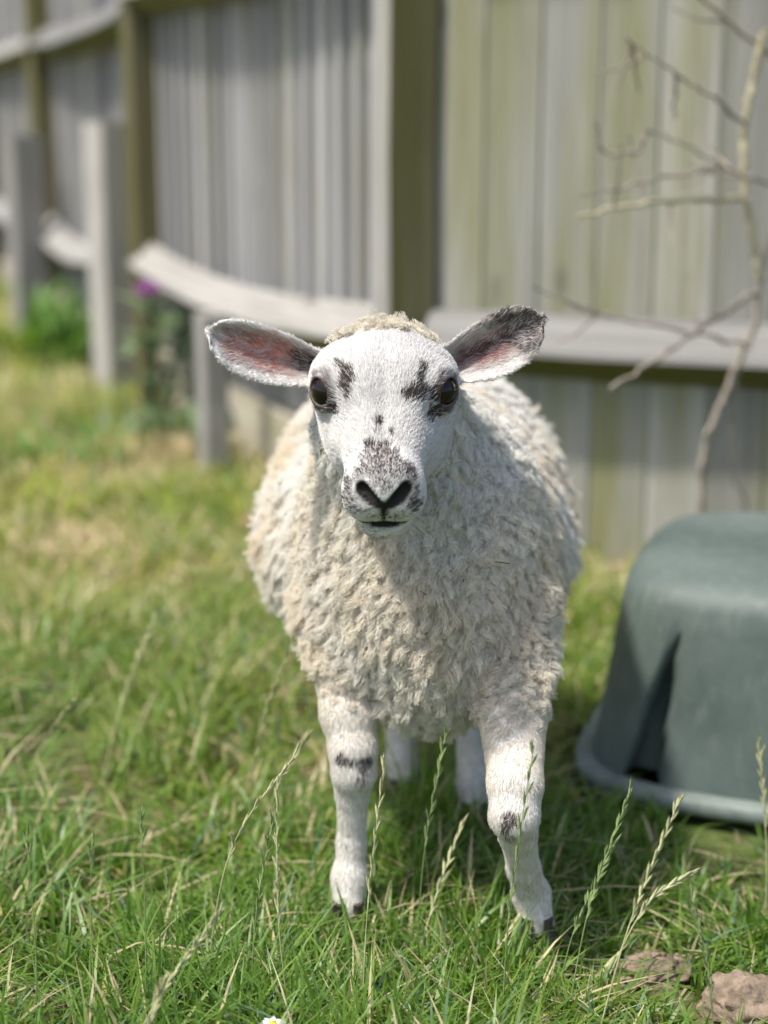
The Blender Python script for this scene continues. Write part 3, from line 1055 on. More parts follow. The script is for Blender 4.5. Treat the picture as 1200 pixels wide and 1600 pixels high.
def hair(name, pts, rad, col, mat, parent):
    N_, K_ = pts.shape[:2]
    cu = bpy.data.hair_curves.new(name)
    cu.add_curves([K_] * N_)
    cu.attributes['position'].data.foreach_set('vector', pts.astype(np.float32).ravel())
    ra = cu.attributes.get('radius') or cu.attributes.new('radius', 'FLOAT', 'POINT')
    ra.data.foreach_set('value', rad.astype(np.float32).ravel())
    c4 = np.ones((N_, 4), np.float32); c4[:, :3] = col
    ca = cu.attributes.new('col', 'FLOAT_COLOR', 'CURVE')
    ca.data.foreach_set('color', c4.ravel())
    cu.materials.append(mat)
    return link(bpy.data.objects.new(name, cu), parent)


# ---- wool: crimped locks
seen = np.clip(0.25 + 1.2 * (1.95 - BV[:, 1]) * (BN[:, 1] < 0.5), 0.12, 1.0)     # fewer on the far rump
LP, LN, _ = scatter(WW * seen, 46000)
NF, K = 26, 8
lq = head_local(LP)
_, _, lcrown = wool_weight(LP)
down = np.array([0.0, 0.10, -1.0])
flow = down - LN * (LN @ down)[:, None]
flow = norm(flow + rng.normal(0, 0.28, LP.shape))
ntop = np.clip(LN[:, 2], 0, 1)
length = (0.014 + 0.010 * vnoise(LP, 45, 21) + 0.004 * rng.random(len(LP))) * (1 - 0.25 * ntop)
length *= np.interp(LP[:, 2], [0.33, 0.44, 0.50], [1.0, 0.75, 0.7])
lw_, _, _ = wool_weight(LP)
length *= 0.25 + 0.75 * lw_
length *= 1 - 0.45 * np.clip((0.29 - LP[:, 2]) / 0.05, 0, 1) * np.clip((np.abs(LP[:, 0] - XB) - 0.055) / 0.03, 0, 1)
length[lcrown] = 0.006 + 0.006 * rng.random(lcrown.sum())
stand = np.full(len(LP), 0.50) + 0.35 * ntop + 0.15 * rng.random(len(LP))
crown_flow = norm(np.array([0, -0.75, 0.35]) + rng.normal(0, 0.4, (lcrown.sum(), 3)))
flow[lcrown] = crown_flow; stand[lcrown] = 0.95
s = np.linspace(0, 1, K)
bin_ = norm(np.cross(LN, flow))
curl_r = 0.0014 + 0.0016 * rng.random(len(LP)); curl_p = rng.random(len(LP)) * 6.28; turns = 1.0 + 1.2 * rng.random(len(LP))
# centre line of each lock
cl = LP[:, None] + length[:, None, None] * (LN[:, None] * (stand[:, None] * (s - 0.35 * s * s))[..., None] + flow[:, None] * ((1.15 - 0.5 * stand)[:, None] * s ** 1.5)[..., None])
ph = curl_p[:, None] + turns[:, None] * s * 6.28
env = np.clip(s * 2.5, 0, 1)
cl = cl + (curl_r[:, None] * env)[..., None] * (np.cos(ph)[..., None] * bin_[:, None] + np.sin(ph)[..., None] * LN[:, None])
NL = len(LP)
o1 = rng.normal(0, 1, (NL, NF)) * 0.0031; o2 = rng.normal(0, 1, (NL, NF)) * 0.0031
offs = o1[..., None] * bin_[:, None] + o2[..., None] * norm(np.cross(bin_, LN))[:, None]
taper = 1 - 0.40 * s ** 0.9
fl_ = 0.72 + 0.38 * rng.random((NL, NF))
# resample the centre line at fibre length
pts = np.empty((NL, NF, K, 3), np.float32)
for k in range(K):
    x = np.clip(fl_ * s[k], 0, 1) * (K - 1); i0 = np.minimum(x.astype(int), K - 2); fr = (x - i0)[..., None]
    ctr = cl[np.arange(NL)[:, None], i0] * (1 - fr) + cl[np.arange(NL)[:, None], i0 + 1] * fr
    cph = rng.random((NL, NF)) * 6.28 if k == 0 else cph
    cr = 0.0008 * min(1, s[k] * 3) * np.sin(cph + s[k] * 6.28 * 3.3)
    cr2 = 0.0008 * min(1, s[k] * 3) * np.cos(cph * 1.7 + s[k] * 6.28 * 2.6)
    pts[:, :, k] = ctr + offs * taper[k] + cr[..., None] * bin_[:, None] + cr2[..., None] * LN[:, None] - LN[:, None] * 0.002 * (1 - s[k])
lock_tone = 0.92 + 0.14 * rng.random(NL)
yel = np.clip(0.36 + 1.3 * (vnoise(LP, 14, 31) - 0.5) + 0.5 * (vnoise(LP, 70, 32) - 0.5), 0, 1)
yel = np.clip(yel + 0.35 * np.clip((0.36 - LP[:, 2]) / 0.15, 0, 1) - 0.4 * np.clip((LP[:, 2] - 0.40) / 0.08, 0, 1), 0, 1)
lc = (np.array([0.84, 0.825, 0.78]) * (1 - yel[:, None]) + np.array([0.79, 0.71, 0.565]) * yel[:, None]) * lock_tone[:, None]
edge_w = np.where(LP[:, 2] < 0.33, 1 - lw_, 0)[:, None]
lc = lc * (1 - edge_w) + np.array([0.77, 0.73, 0.655]) * edge_w
lc[lcrown] = np.array([0.80, 0.75, 0.64]) * lock_tone[lcrown][:, None]
wc = np.clip(lc[:, None] * (0.93 + 0.14 * rng.random((NL, NF, 1))), 0, 0.88)
rad = np.linspace(0.00034, 0.00013, K)[None] * (0.8 + 0.4 * rng.random((NL * NF, 1)))
hair('wool', pts.reshape(-1, K, 3), rad, wc.reshape(-1, 3), M_WOOL, lamb)

# ---- short fur on face, ears and legs
fw = np.where(WW > 0.75, 0.0, 1.0) * (1 - BARE)
eyed = np.min([np.linalg.norm(head_local(BV) - np.array(c), axis=1) for c in EYE_C], axis=0)
fw = fw * (eyed > EYE_R * 1.19)
hd = np.where(BV[:, 2] > 0.40, 1.0, 0.5)
FP, FN, _ = scatter(fw * hd, 1300000)
fq = head_local(FP)
qm = np.abs(fq) * np.array([1, 0, 0]) + fq * np.array([0, 1, 1]); qm = qm.astype(np.float32)
lipd = np.minimum(rc(qm, (0.0, 0.1215, -0.0488), (0.0245, 0.1090, -0.0465), 0.0, 0.0), rc(qm, (0.0245, 0.1090, -0.0465), (0.031, 0.092, -0.0440), 0.0, 0.0))
lipd = np.minimum(lipd, rc(qm, (0.0178, 0.1175, -0.0110), (0.0110, 0.1255, -0.0165), 0.0, 0.0) - 0.003)
lipd = np.minimum(lipd, rc(qm, (0.0110, 0.1255, -0.0165), (0.0035, 0.1285, -0.0215), 0.0, 0.0) - 0.003)
kp = (lipd > 0.0042) | (FP[:, 2] < 0.40)
FP, FN, fq, lipd = FP[kp], FN[kp], fq[kp], lipd[kp]
hs = FP[:, 2] > 0.40
fc, _ = paint(FP, FN)
# each hair in a mark is either dark or white, so the marks are ticked
pm = spot_mask(FP)
fm = rng.random(len(FP))
fc = np.where((pm > 0.03)[:, None], np.where((fm < pm ** 0.8 * 0.97)[:, None], DARK, WHITE), fc)
fc = np.where((FP[:, 2] < 0.36)[:, None], fc * np.array([1.0, 0.965, 0.90]), fc)
up_ = np.clip((FP[:, 2] - 0.18) / 0.06, 0, 1)[:, None] * (FP[:, 2] < 0.36)[:, None] * 0.8
fc = fc * (1 - up_) + fc * np.array([1.0, 0.93, 0.80]) * up_
# lie direction: on the face backwards from the nose and outwards; on the legs downwards
fd = np.where(hs[:, None], -HF[None] * 1.0 + HR[None] * (np.sign(fq[:, 0]) * np.clip(np.abs(fq[:, 0]) / 0.04, 0, 1) * 0.5)[:, None] + HU[None] * 0.0, np.array([0, 0, -1.0])[None])
flen = np.where(hs, 0.0075, 0.0055) * (0.7 + 0.6 * rng.random(len(FP)))
flen *= np.where(hs & (fq[:, 1] > 0.085), 0.5, 1.0)
flen *= np.where(hs, np.clip(lipd / 0.010, 0.35, 1.0), 1.0)
for e_ in EARS:
    on = e_.sdf(FP) < 0.005
    L = e_.loc(FP); t, bb = L[:, 0], L[:, 1]
    edge = np.abs(bb) / np.maximum(e_.half(t), 0.004)
    inn = (FN @ e_.n) > 0.2
    dirv = e_.a[None] * 0.9 + e_.b[None] * (np.sign(bb) * 0.5)[:, None]
    fd[on] = dirv[on]
    flen[on & inn] *= 1.1
    flen[on & (edge > 0.8)] *= 0.5
    ticked = on & inn & (rng.random(len(FP)) < 0.22 + 0.35 * (vnoise(FP, 240, 61) > 0.55))
    fc[ticked] = np.array([0.70, 0.64, 0.60])
    flen[on & ~inn] *= 0.6
    flen[on & (t > 0.84)] *= 0.5
fd = fd + rng.normal(0, 0.25, FP.shape)
fd = norm(fd - FN * (fd * FN).sum(1)[:, None])
K2 = 4; s2 = np.linspace(0, 1, K2)
lift = np.where(hs, 0.38, 0.32)[:, None] + 0.15 * rng.random((len(FP), 1))
fpts = FP[:, None] - FN[:, None] * 0.0004 + flen[:, None, None] * (FN[:, None] * (lift * (s2 - 0.45 * s2 * s2))[..., None] + fd[:, None] * (s2 ** 1.15)[None, :, None] * 0.9)
fc = fc * (0.72 + 0.42 * rng.random((len(FP), 1)))
# white ticking through the dark marks
tick = (rng.random(len(FP)) < 0.10) & (fc.mean(1) < 0.15)
fc[tick] = np.array([0.55, 0.53, 0.50])
frad = np.linspace(0.00024, 0.00008, K2)[None] * (0.8 + 0.4 * rng.random((len(FP), 1)))
hair('short_fur', fpts, frad, np.clip(fc, 0, 0.88), M_FUR, lamb)

# ---- whiskers
wp = []
for k in range(26):
    sg = -1 if k % 2 else 1
    r0 = np.array([sg * random.uniform(0.018, 0.029), random.uniform(0.095, 0.112), random.uniform(-0.062, -0.040)])
    dr = norm(np.array([sg * random.uniform(0.5, 1.0), random.uniform(0.0, 0.5), random.uniform(-0.8, 0.0)]))
    Lw = random.uniform(0.012, 0.028)
    wp.append([to_world(r0 + dr * Lw * t + np.array([0, 0, -0.25]) * Lw * t * t) for t in np.linspace(0, 1, 6)])
wp = np.array(wp)
hair('whiskers', wp, np.tile(np.linspace(0.00022, 0.00006, 6), (len(wp), 1)), np.tile([0.75, 0.72, 0.66], (len(wp), 1)), M_FUR, lamb)

# ---- bits of straw and dirt caught in the fleece
sel = rng.choice(np.where((LP[:, 1] < 1.62) & (LN[:, 1] < -0.1) & ~lcrown)[0], 70, replace=False)
dp = []
for i in sel:
    tip_ = cl[i, -2]; a_ = norm(flow[i] + rng.normal(0, 0.7, 3) + LN[i] * 0.2); Ld = random.uniform(0.004, 0.016)
    dp.append([tip_ + a_ * Ld * (t - 0.5) + LN[i] * 0.0015 for t in np.linspace(0, 1, 4)])
dcol = np.where((rng.random(len(sel)) < 0.55)[:, None], np.array([0.06, 0.05, 0.03]), np.array([0.42, 0.33, 0.18]))
hair('caught_debris', np.array(dp), np.full((len(sel), 4), 0.00045), dcol, M_FUR, lamb)

# ------------------------------------------------------------------ bare shrub by the fence
SHRUB = {
    'foot': [(0.470, 2.37, -0.03), (0.476, 2.365, 0.09), (0.480, 2.360, 0.184), (0.480, 2.354, 0.284), (0.502, 2.348, 0.357), (0.525, 2.342, 0.420), (0.542, 2.336, 0.477), (0.542, 2.330, 0.546)],
    'stem': [(0.542, 2.330, 0.540), (0.526, 2.324, 0.607),
             (0.510, 2.318, 0.679), (0.507, 2.312, 0.759), (0.516, 2.306, 0.828), (0.527, 2.300, 0.883)],
    'b1': [(0.507, 2.305, 0.752), (0.452, 2.243, 0.786), (0.390, 2.197, 0.818), (0.310, 2.150, 0.864)],
    'b1b': [(0.387, 2.197, 0.819), (0.386, 2.200, 0.758)],
    'b2': [(0.575, 2.330, 0.829), (0.504, 2.303, 0.870), (0.430, 2.277, 0.923), (0.359, 2.250, 0.966)],
    'b3': [(0.513, 2.312, 0.652), (0.422, 2.240, 0.654), (0.343, 2.180, 0.652), (0.249, 2.120, 0.636)],
    'b4': [(0.590, 2.350, 0.664), (0.507, 2.300, 0.685), (0.420, 2.243, 0.723), (0.351, 2.200, 0.750)],
    'b4b': [(0.455, 2.265, 0.700), (0.431, 2.250, 0.692), (0.341, 2.175, 0.679), (0.252, 2.100, 0.666)],
    'b5': [(0.540, 2.326, 0.520), (0.444, 2.240, 0.478), (0.367, 2.170, 0.440), (0.301, 2.100, 0.415)],
    'b6': [(0.537, 2.330, 0.442), (0.433, 2.253, 0.469), (0.310, 2.187, 0.502), (0.194, 2.120, 0.545)],
    'b7': [(0.520, 2.342, 0.410), (0.522, 2.360, 0.331), (0.531, 2.380, 0.239), (0.558, 2.400, 0.174), (0.57, 2.41, -0.02)],
    'b8': [(0.542, 2.330, 0.540), (0.572, 2.363, 0.632), (0.585, 2.407, 0.750), (0.600, 2.44, 0.85), (0.621, 2.450, 1.02), (0.60, 2.42, 1.2)],
    'b9': [(0.351, 2.200, 0.749), (0.343, 2.200, 0.721), (0.293, 2.175, 0.719), (0.276, 2.150, 0.758)],
    'b10': [(0.585, 2.407, 0.75), (0.64, 2.37, 0.80), (0.575, 2.33, 0.829)],
    'b11': [(0.585, 2.407, 0.72), (0.61, 2.38, 0.68), (0.590, 2.350, 0.664)],
}
shrub = empty('bare_shrub', (0.47, 2.37, 0))
tag(shrub, 'leafless twiggy shrub with a pale main stem rising behind the green tub', 'shrub')
for k, pl in SHRUB.items():
    mb = MB(); cp = catmull(pl, 7)
    r0 = 0.0068 if k == 'stem' else (0.0050 if k in ('b5', 'b3', 'b8', 'b2', 'foot') else 0.0034)
    n = len(cp)
    jit = [Vector((random.gauss(0, .0016), random.gauss(0, .0016), random.gauss(0, .0016))) for _ in cp]
    rads = [r0 * (1 - (0.25 if k == 'stem' else -0.15 if k == 'foot' else 0.6) * i / (n - 1)) * random.uniform(0.88, 1.16) for i in range(n)]
    mb.tube([c + j for c, j in zip(cp, jit)], rads, 7)
    mb.build('stem' if k in ('stem', 'foot') else 'branch', M_TWIGP if k in ('stem', 'b3') else M_TWIG, shrub, True)
    if k in ('b1', 'b3', 'b4', 'b6', 'b8', 'b2'):       # side twigs
        for _ in range(3):
            i = random.randrange(n // 4, n - 1); p = cp[i]
            d = Vector((random.uniform(-1, .3), random.uniform(-.5, .5), random.uniform(-.6, .8))).normalized()
            q = [p, p + d * 0.04, p + d * 0.08 + Vector((0, 0, 0.012))]
            mb = MB(); mb.tube(catmull(q, 4), [0.0026 - 0.0002 * t for t in range(9)], 5)
            mb.build('twig', M_TWIG, shrub, True)


# ------------------------------------------------------------------ ryegrass stalks in seed
def ryegrass(base, tip, bend, pale, label, n_sp=13, head=0.52, grp='ryegrass stalks in seed'):
    b = Vector((base[0], base[1], float(gh(base[0], base[1])) - 0.01)); t = Vector(tip)
    root = empty('ryegrass_stalk', b)
    tag(root, label, 'grass stalk', grp)
    mid = b.lerp(t, 0.5) + Vector(bend)
    cp = catmull([b, mid, t], 10)
    m = M_RYEP if pale else M_RYE
    mb = MB(); mb.tube(cp, [0.0009 - 0.00003 * i for i in range(len(cp))], 5)
    mb.build('stem', m, root, True)
    L = len(cp) - 1
    ref = (t - b).cross(Vector((0, 1, 0.15))).normalized()
    for k in range(n_sp):
        u = (1 - head) + head * (k + 0.3) / n_sp
        x = u * L; i = min(int(x), L - 1); p = cp[i].lerp(cp[i + 1], x - i); d = (cp[i + 1] - cp[i]).normalized()
        sd = 1 if k % 2 else -1
        o = (d * 1.0 + ref * sd * random.uniform(0.08, 0.24) + Vector((0, random.uniform(-.2, .2), 0))).normalized()
        ln = random.uniform(0.010, 0.0145)
        mb = MB()
        for q in range(3):      # overlapping husks
            oo = (o + Vector((random.gauss(0, .1), random.gauss(0, .1), random.gauss(0, .1)))).normalized()
            p0 = p + o * ln * 0.16 * q
            mb.tube([p0, p0 + oo * ln * 0.35, p0 + oo * ln * 0.7, p0 + oo * ln], [0.0004, 0.0010, 0.0008, 0.0001], 5)
        mb.build('spikelet', m, root, True)
    return root


RY = [
    ((0.172, 1.195), (0.238, 1.20, 0.223), (-0.004, 0, 0.01), 1, 'thick pale ryegrass ear leaning right, in front of the green tub'),
    ((0.155, 1.24), (0.205, 1.24, 0.214), (-0.006, 0, 0.012), 0, 'slim green ryegrass ear beside the pale one, in front of the tub'),
    ((0.150, 1.27), (0.196, 1.255, 0.160), (-0.010, 0, 0.0), 0, 'small forked green ryegrass ear near the lamb\'s bent foreleg'),
    ((-0.020, 1.24), (0.000, 1.24, 0.240), (-0.004, 0, 0.0), 1, 'upright pale ryegrass ear beside the lamb\'s straight foreleg'),
    ((0.100, 1.225), (0.122, 1.22, 0.262), (-0.006, 0, 0.0), 0, 'tall dark ryegrass stalk crossing the lamb\'s bent knee'),
    ((-0.078, 1.24), (-0.089, 1.24, 0.222), (-0.006, 0, 0.0), 1, 'pale narrow ryegrass ear standing alone left of the straight foreleg'),
    ((-0.165, 1.30), (-0.075, 1.30, 0.225), (-0.016, 0, 0.03), 1, 'long arching ryegrass stalk bowing towards the lamb'),
    ((-0.118, 1.27), (-0.094, 1.27, 0.185), (-0.006, 0, 0.0), 0, 'short green ryegrass ear leaning to the lamb'),
    ((-0.228, 1.14), (-0.128, 1.15, 0.152), (0.0, 0, 0.012), 1, 'low slanting ryegrass ear lying over the turf'),
    ((-0.205, 1.10), (-0.168, 1.10, 0.120), (0.0, 0, 0.004), 1, 'bleached ryegrass ear bent down into the turf'),
    ((0.275, 1.18), (0.247, 1.18, 0.150), (0.004, 0, 0.005), 0, 'green ryegrass ear standing beside the largest earth clod'),
    ((0.375, 1.43), (0.361, 1.45, 0.180), (0.004, 0, 0.0), 1, 'pale ryegrass ear standing in front of the tub rim'),
    ((-0.293, 1.20), (-0.290, 1.20, 0.195), (0.004, 0, 0), 0, 'thin dark grass stem standing alone at the open edge of the turf'),
    ((-0.236, 1.20), (-0.238, 1.20, 0.185), (-0.004, 0, 0), 0, 'thin dark grass stem beside the lone one at the turf edge'),
    ((-0.170, 1.16), (-0.172, 1.16, 0.175), (0.003, 0, 0), 0, 'thin dark grass stem just behind the bleached bent ear'),
    ((-0.205, 1.22), (-0.200, 1.22, 0.200), (0.003, 0, 0), 0, 'thin tall dark grass stem rising behind the low slanting ear'),
    ((0.030, 1.37), (0.056, 1.36, 0.222), (-0.006, 0, 0.0), 0, 'ryegrass ear reaching up between the lamb\'s forelegs to its chest'),
    ((0.02, 1.33), (0.075, 1.40, 0.115), (0.0, 0, 0.01), 1, 'dry straw coloured stalk slanting between the forelegs'),
    ((0.19, 1.30), (0.275, 1.33, 0.095), (0.0, 0, 0.03), 1, 'dry looping stalk arching over the clods'),
    ((-0.15, 1.62), (-0.095, 1.56, 0.235), (-0.01, 0, 0.02), 1, 'pale curved stalk touching the lamb\'s flank'),
    ((-0.13, 1.50), (-0.075, 1.48, 0.17), (-0.01, 0, 0.02), 1, 'pale stalk bowing beside the straight foreleg'),
    ((-0.42, 1.70), (-0.33, 1.60, 0.16), (0.0, 0, 0.02), 1, 'pale stalk slanting in the turf away from the lamb'),
    ((-0.34, 1.75), (-0.27, 1.80, 0.19), (0.0, 0, 0.02), 1, 'pale stalk standing in the turf behind the slanting one'),
]
for (bs, tp, bd, pl, lb) in RY:
    tall = lb.startswith('thin')
    ryegrass(bs, tp, bd, pl, lb, n_sp=3 if tall else random.randint(12, 16), head=0.12 if tall else random.uniform(0.45, 0.62))


# ------------------------------------------------------------------ earth clods
def clod(x, y, rx, ry, rz, label, seed):
    rr = np.random.default_rng(seed)
    nu, nv = 56, 36; v = []
    for i in range(nv + 1):
        for j in range(nu):
            th = math.pi * i / nv; ph_ = 2 * math.pi * j / nu
            v.append((math.sin(th) * math.cos(ph_), math.sin(th) * math.sin(ph_), math.cos(th)))
    v = np.array(v)
    r_ = 1 + 0.45 * (vnoise(v + seed, 1.6, seed) - .5) + 0.28 * (vnoise(v + seed, 4.5, seed + 1) - .5) + 0.22 * (vnoise(v + seed, 9, seed + 2) - .5) + 0.10 * (vnoise(v + seed, 20, seed + 3) - .5)
    v = v * r_[:, None] * np.array([rx, ry, rz]) + np.array([x, y, float(gh(x, y)) + rz * 0.35])
    f = [(i * nu + j, (i + 1) * nu + j, (i + 1) * nu + (j + 1) % nu, i * nu + (j + 1) % nu) for i in range(nv) for j in range(nu)]
    o = link(bpy.data.objects.new('earth_clod', np_mesh('earth_clod', v, f, M_CLOD, True)))
    tag(o, label, 'clod', 'lumps of dry earth in the grass')


clod(0.318, 1.262, 0.036, 0.030, 0.024, 'largest lump of dry brown earth in the grass, before the tub', 3)
clod(0.245, 1.335, 0.036, 0.026, 0.014, 'flat lump of dry earth between the large lump and the lamb\'s foot', 5)
clod(0.195, 1.345, 0.022, 0.018, 0.011, 'small lump of dry earth nearest the lamb\'s bent foreleg', 9)
CLODS = [(0.312, 1.262, 0.042), (0.238, 1.335, 0.032), (0.195, 1.345, 0.022)]

# ------------------------------------------------------------------ daisy
dz = Vector((-0.0885, 1.145, 0.0)); daisy = empty('daisy', dz)
tag(daisy, 'small white daisy with yellow centre low in the grass', 'flower')
mb = MB(); mb.tube([dz + Vector((0, 0, -0.02)), dz + Vector((0.002, 0, 0.03)), dz + Vector((0, 0, 0.052))], 0.0011, 6); mb.build('stalk', M_RYE, daisy, True)
ctr = dz + Vector((0, 0, 0.054))
for k in range(16):
    a = 2 * math.pi * k / 16 + random.uniform(-.08, .08)
    d = Vector((math.cos(a), math.sin(a), random.uniform(-0.05, 0.25)))
    mb = MB(); mb.leaf(ctr + d * 0.002, ctr + d * 0.0105, 0.0034, (0, 0, 1), 0.1); mb.build('petal', M_WHITE, daisy, True)
mb = MB(); mb.tube([ctr + Vector((0, 0, -0.001)), ctr + Vector((0, 0, 0.001)), ctr + Vector((0, 0, 0.003)), ctr + Vector((0, 0, 0.0038))], [0.0028, 0.0036, 0.0028, 0.0004], 12); mb.build('flower_centre', M_YELLOW, daisy, True)

# ------------------------------------------------------------------ weeds along the fence
def leafy(name, x, y, h, spread, n, lw, mat, label, cat, grp=None, droop=0.0):
    z0 = float(gh(x, y)); root = empty(name, (x, y, z0)); tag(root, label, cat, grp)
    for k in range(n):
        a = random.uniform(0, 6.283); el = random.uniform(0.25, 1.4); L = h * random.uniform(0.55, 1.0)
        b = Vector((x + random.gauss(0, spread * .3), y + random.gauss(0, spread * .3), z0 - 0.005 + h * random.uniform(0, .35)))
        t = b + Vector((math.cos(a) * math.cos(el) * L, math.sin(a) * math.cos(el) * L, math.sin(el) * L * (1 - droop)))
        mb = MB(); mb.leaf(b, t, lw * random.uniform(.6, 1.3), (0, 0, 1), 0.15); mb.build('leaf', mat, root, True)
    return root


# thistle with one purple head
tx, ty = -0.585, 4.08
th_ = empty('thistle', (tx, ty, 0)); tag(th_, 'grey green thistle with one purple flower head against the fence rail', 'thistle')
for s_ in range(5):
    a = random.uniform(0, 6.28); top = Vector((tx + random.uniform(-.10, .10), ty + random.uniform(-.1, .05), random.uniform(0.20, 0.31)))
    if s_ == 0: top = Vector((tx - 0.012, ty - 0.02, 0.312))
    st = catmull([Vector((tx + random.uniform(-.04, .04), ty, -0.02)), Vector((tx, ty, 0)).lerp(top, 0.5) + Vector((random.uniform(-.02, .02), 0, 0)), top], 6)
    mb = MB(); mb.tube(st, 0.005, 6); mb.build('stem', M_LEAFG, th_, True)
    for k in range(13):
        p = st[min(1 + k, len(st) - 2)]
        a = random.uniform(0, 6.28); L = random.uniform(0.06, 0.13)
        mb = MB(); mb.leaf(p, p + Vector((math.cos(a) * L, math.sin(a) * L, random.uniform(-.03, .06))), 0.035, (0, 0, 1), .12); mb.build('leaf', M_LEAFG, th_, True)
    if s_ == 0:
        mb = MB(); mb.tube([top, top + Vector((0, 0, .012)), top + Vector((0, 0, .024)), top + Vector((0, 0, .03))], [0.006, 0.016, 0.014, 0.010], 10)
        fh = mb.build('flower_head', M_LEAFG, th_, True)
        mb = MB()
        for k in range(80):
            a = random.uniform(0, 6.28); e_ = random.uniform(0.2, 1.5); d = Vector((math.cos(a) * math.cos(e_), math.sin(a) * math.cos(e_), math.sin(e_)))
            mb.leaf(top + Vector((0, 0, .024)), top + Vector((0, 0, .024)) + d * 0.045, 0.007, (0, 1, 0.1), .05)
        o = mb.build('florets', M_PURPLE, None, True); o.parent = fh

leafy('leafy_weed', -1.10, 5.20, 0.26, 0.20, 60, 0.04, M_LEAF, 'tall green leafy weed at the foot of the farther stub post', 'weed', 'weeds along the fence')
leafy('leafy_weed', -0.98, 5.05, 0.20, 0.20, 50, 0.035, M_LEAF, 'bushy green weed between the two tall stub posts', 'weed', 'weeds along the fence')
leafy('leafy_weed', -1.30, 5.0, 0.18, 0.25, 50, 0.03, M_YELLOWG, 'yellowish weed spreading before the farther stub post', 'weed', 'weeds along the fence')
leafy('leafy_weed', -0.50, 3.75, 0.14, 0.2, 45, 0.035, M_LEAFG, 'low grey green weed between thistle and low stub post', 'weed', 'weeds along the fence')
leafy('cushion_plant', -0.40, 3.10, 0.075, 0.30, 90, 0.022, M_YELLOWG, 'low yellow green cushion plant beside the foot of the low stub post', 'plant', 'low cushion plants')
leafy('cushion_plant', -0.66, 3.05, 0.08, 0.28, 80, 0.022, M_YELLOWG, 'yellow green cushion plant next to the dry tussock', 'plant', 'low cushion plants')
leafy('cushion_plant', -0.72, 3.5, 0.09, 0.30, 80, 0.026, M_LEAF, 'bright green clump spreading in the lawn before the thistle', 'plant', 'low cushion plants')
leafy('dry_tussock', -0.52, 2.77, 0.085, 0.16, 140, 0.006, M_DRY, 'rounded tussock of bleached dry grass on the lawn', 'tussock', 'dry grass tussocks')
leafy('dry_tussock', -0.74, 2.70, 0.06, 0.16, 110, 0.006, M_DRY, 'flattened mat of bleached dry grass beside the rounded tussock', 'tussock', 'dry grass tussocks')
leafy('dry_tussock', 0.40, 2.48, 0.07, 0.30, 150, 0.006, M_DRY, 'dry grass litter heaped along the foot of the fence by the tub', 'tussock', 'dry grass tussocks')
leafy('dry_tussock', -0.45, 3.6, 0.10, 0.25, 110, 0.007, M_DRY, 'dry grass clump at the foot of the thistle', 'tussock', 'dry grass tussocks')
for k, (x, y) in enumerate([(-0.265, 2.86), (-0.235, 2.80)]):
    z0 = float(gh(x, y)) + 0.03
    mb = MB(); mb.leaf((x - 0.03, y, z0), (x + 0.035, y - 0.02, z0 + 0.02), 0.045, (0, 0, 1), 0.2)
    o = mb.build('dead_leaf', M_BROWNLEAF, None, True)
    tag(o, ['curled brown dead leaf on the lawn behind the lamb\'s flank', 'brown dead leaf lying closer to the lamb\'s flank'][k], 'leaf', 'dead leaves on the lawn')


# ------------------------------------------------------------------ the lawn
def fence_y(x):
    """y of the fence line at x (garden side is below it)"""
    xs = [-2.50, -1.80, -1.215, -0.675, 0.05, 1.747, 3.55]; ys = [9.25, 7.62, 6.05, 4.50, 2.80, 2.115, 1.95]
    return np.interp(x, xs, ys)


def blades(x, y, h, wd, lean, col, az, segs=4):
    n = len(x); z = gh(x, y) - 0.006
    dx, dy = np.cos(az), np.sin(az)
    fa = az + rng.normal(0, 0.55, n) + np.pi / 2
    sx, sy = np.cos(fa), np.sin(fa)
    prof = np.interp(np.linspace(0, 1, segs + 1), [0, .3, .65, 1], [0.7, 1.0, 0.75, 0.0])
    wav = rng.normal(0, 0.07, (n, 2))
    V = []; C = []
    for i in range(segs + 1):
        t = i / segs
        out = h * lean * t ** 1.8; up = h * (t - 0.30 * lean * t ** 2.2)
        px, py, pz = x + dx * out + wav[:, 0] * h * t * t, y + dy * out + wav[:, 1] * h * t * t, z + np.maximum(up, 0.004 * t)
        wt = wd * prof[i] * 0.5
        if i < segs:
            V += [np.stack([px - sx * wt, py - sy * wt, pz], -1), np.stack([px + sx * wt, py + sy * wt, pz], -1)]
            C += [col] * 2
        else:
            V.append(np.stack([px, py, pz], -1)); C.append(col)
    K_ = len(V)
    V = np.stack(V, 1).reshape(-1, 3); C = np.stack(C, 1).reshape(-1, 3)
    b0 = np.arange(n)[:, None] * K_
    T = []
    for i in range(segs - 1):
        a = 2 * i
        T += [b0 + np.array([[a, a + 1, a + 3]]), b0 + np.array([[a, a + 3, a + 2]])]
    a = 2 * (segs - 1)
    T.append(b0 + np.array([[a, a + 1, a + 2]]))
    return V, np.concatenate(T), C


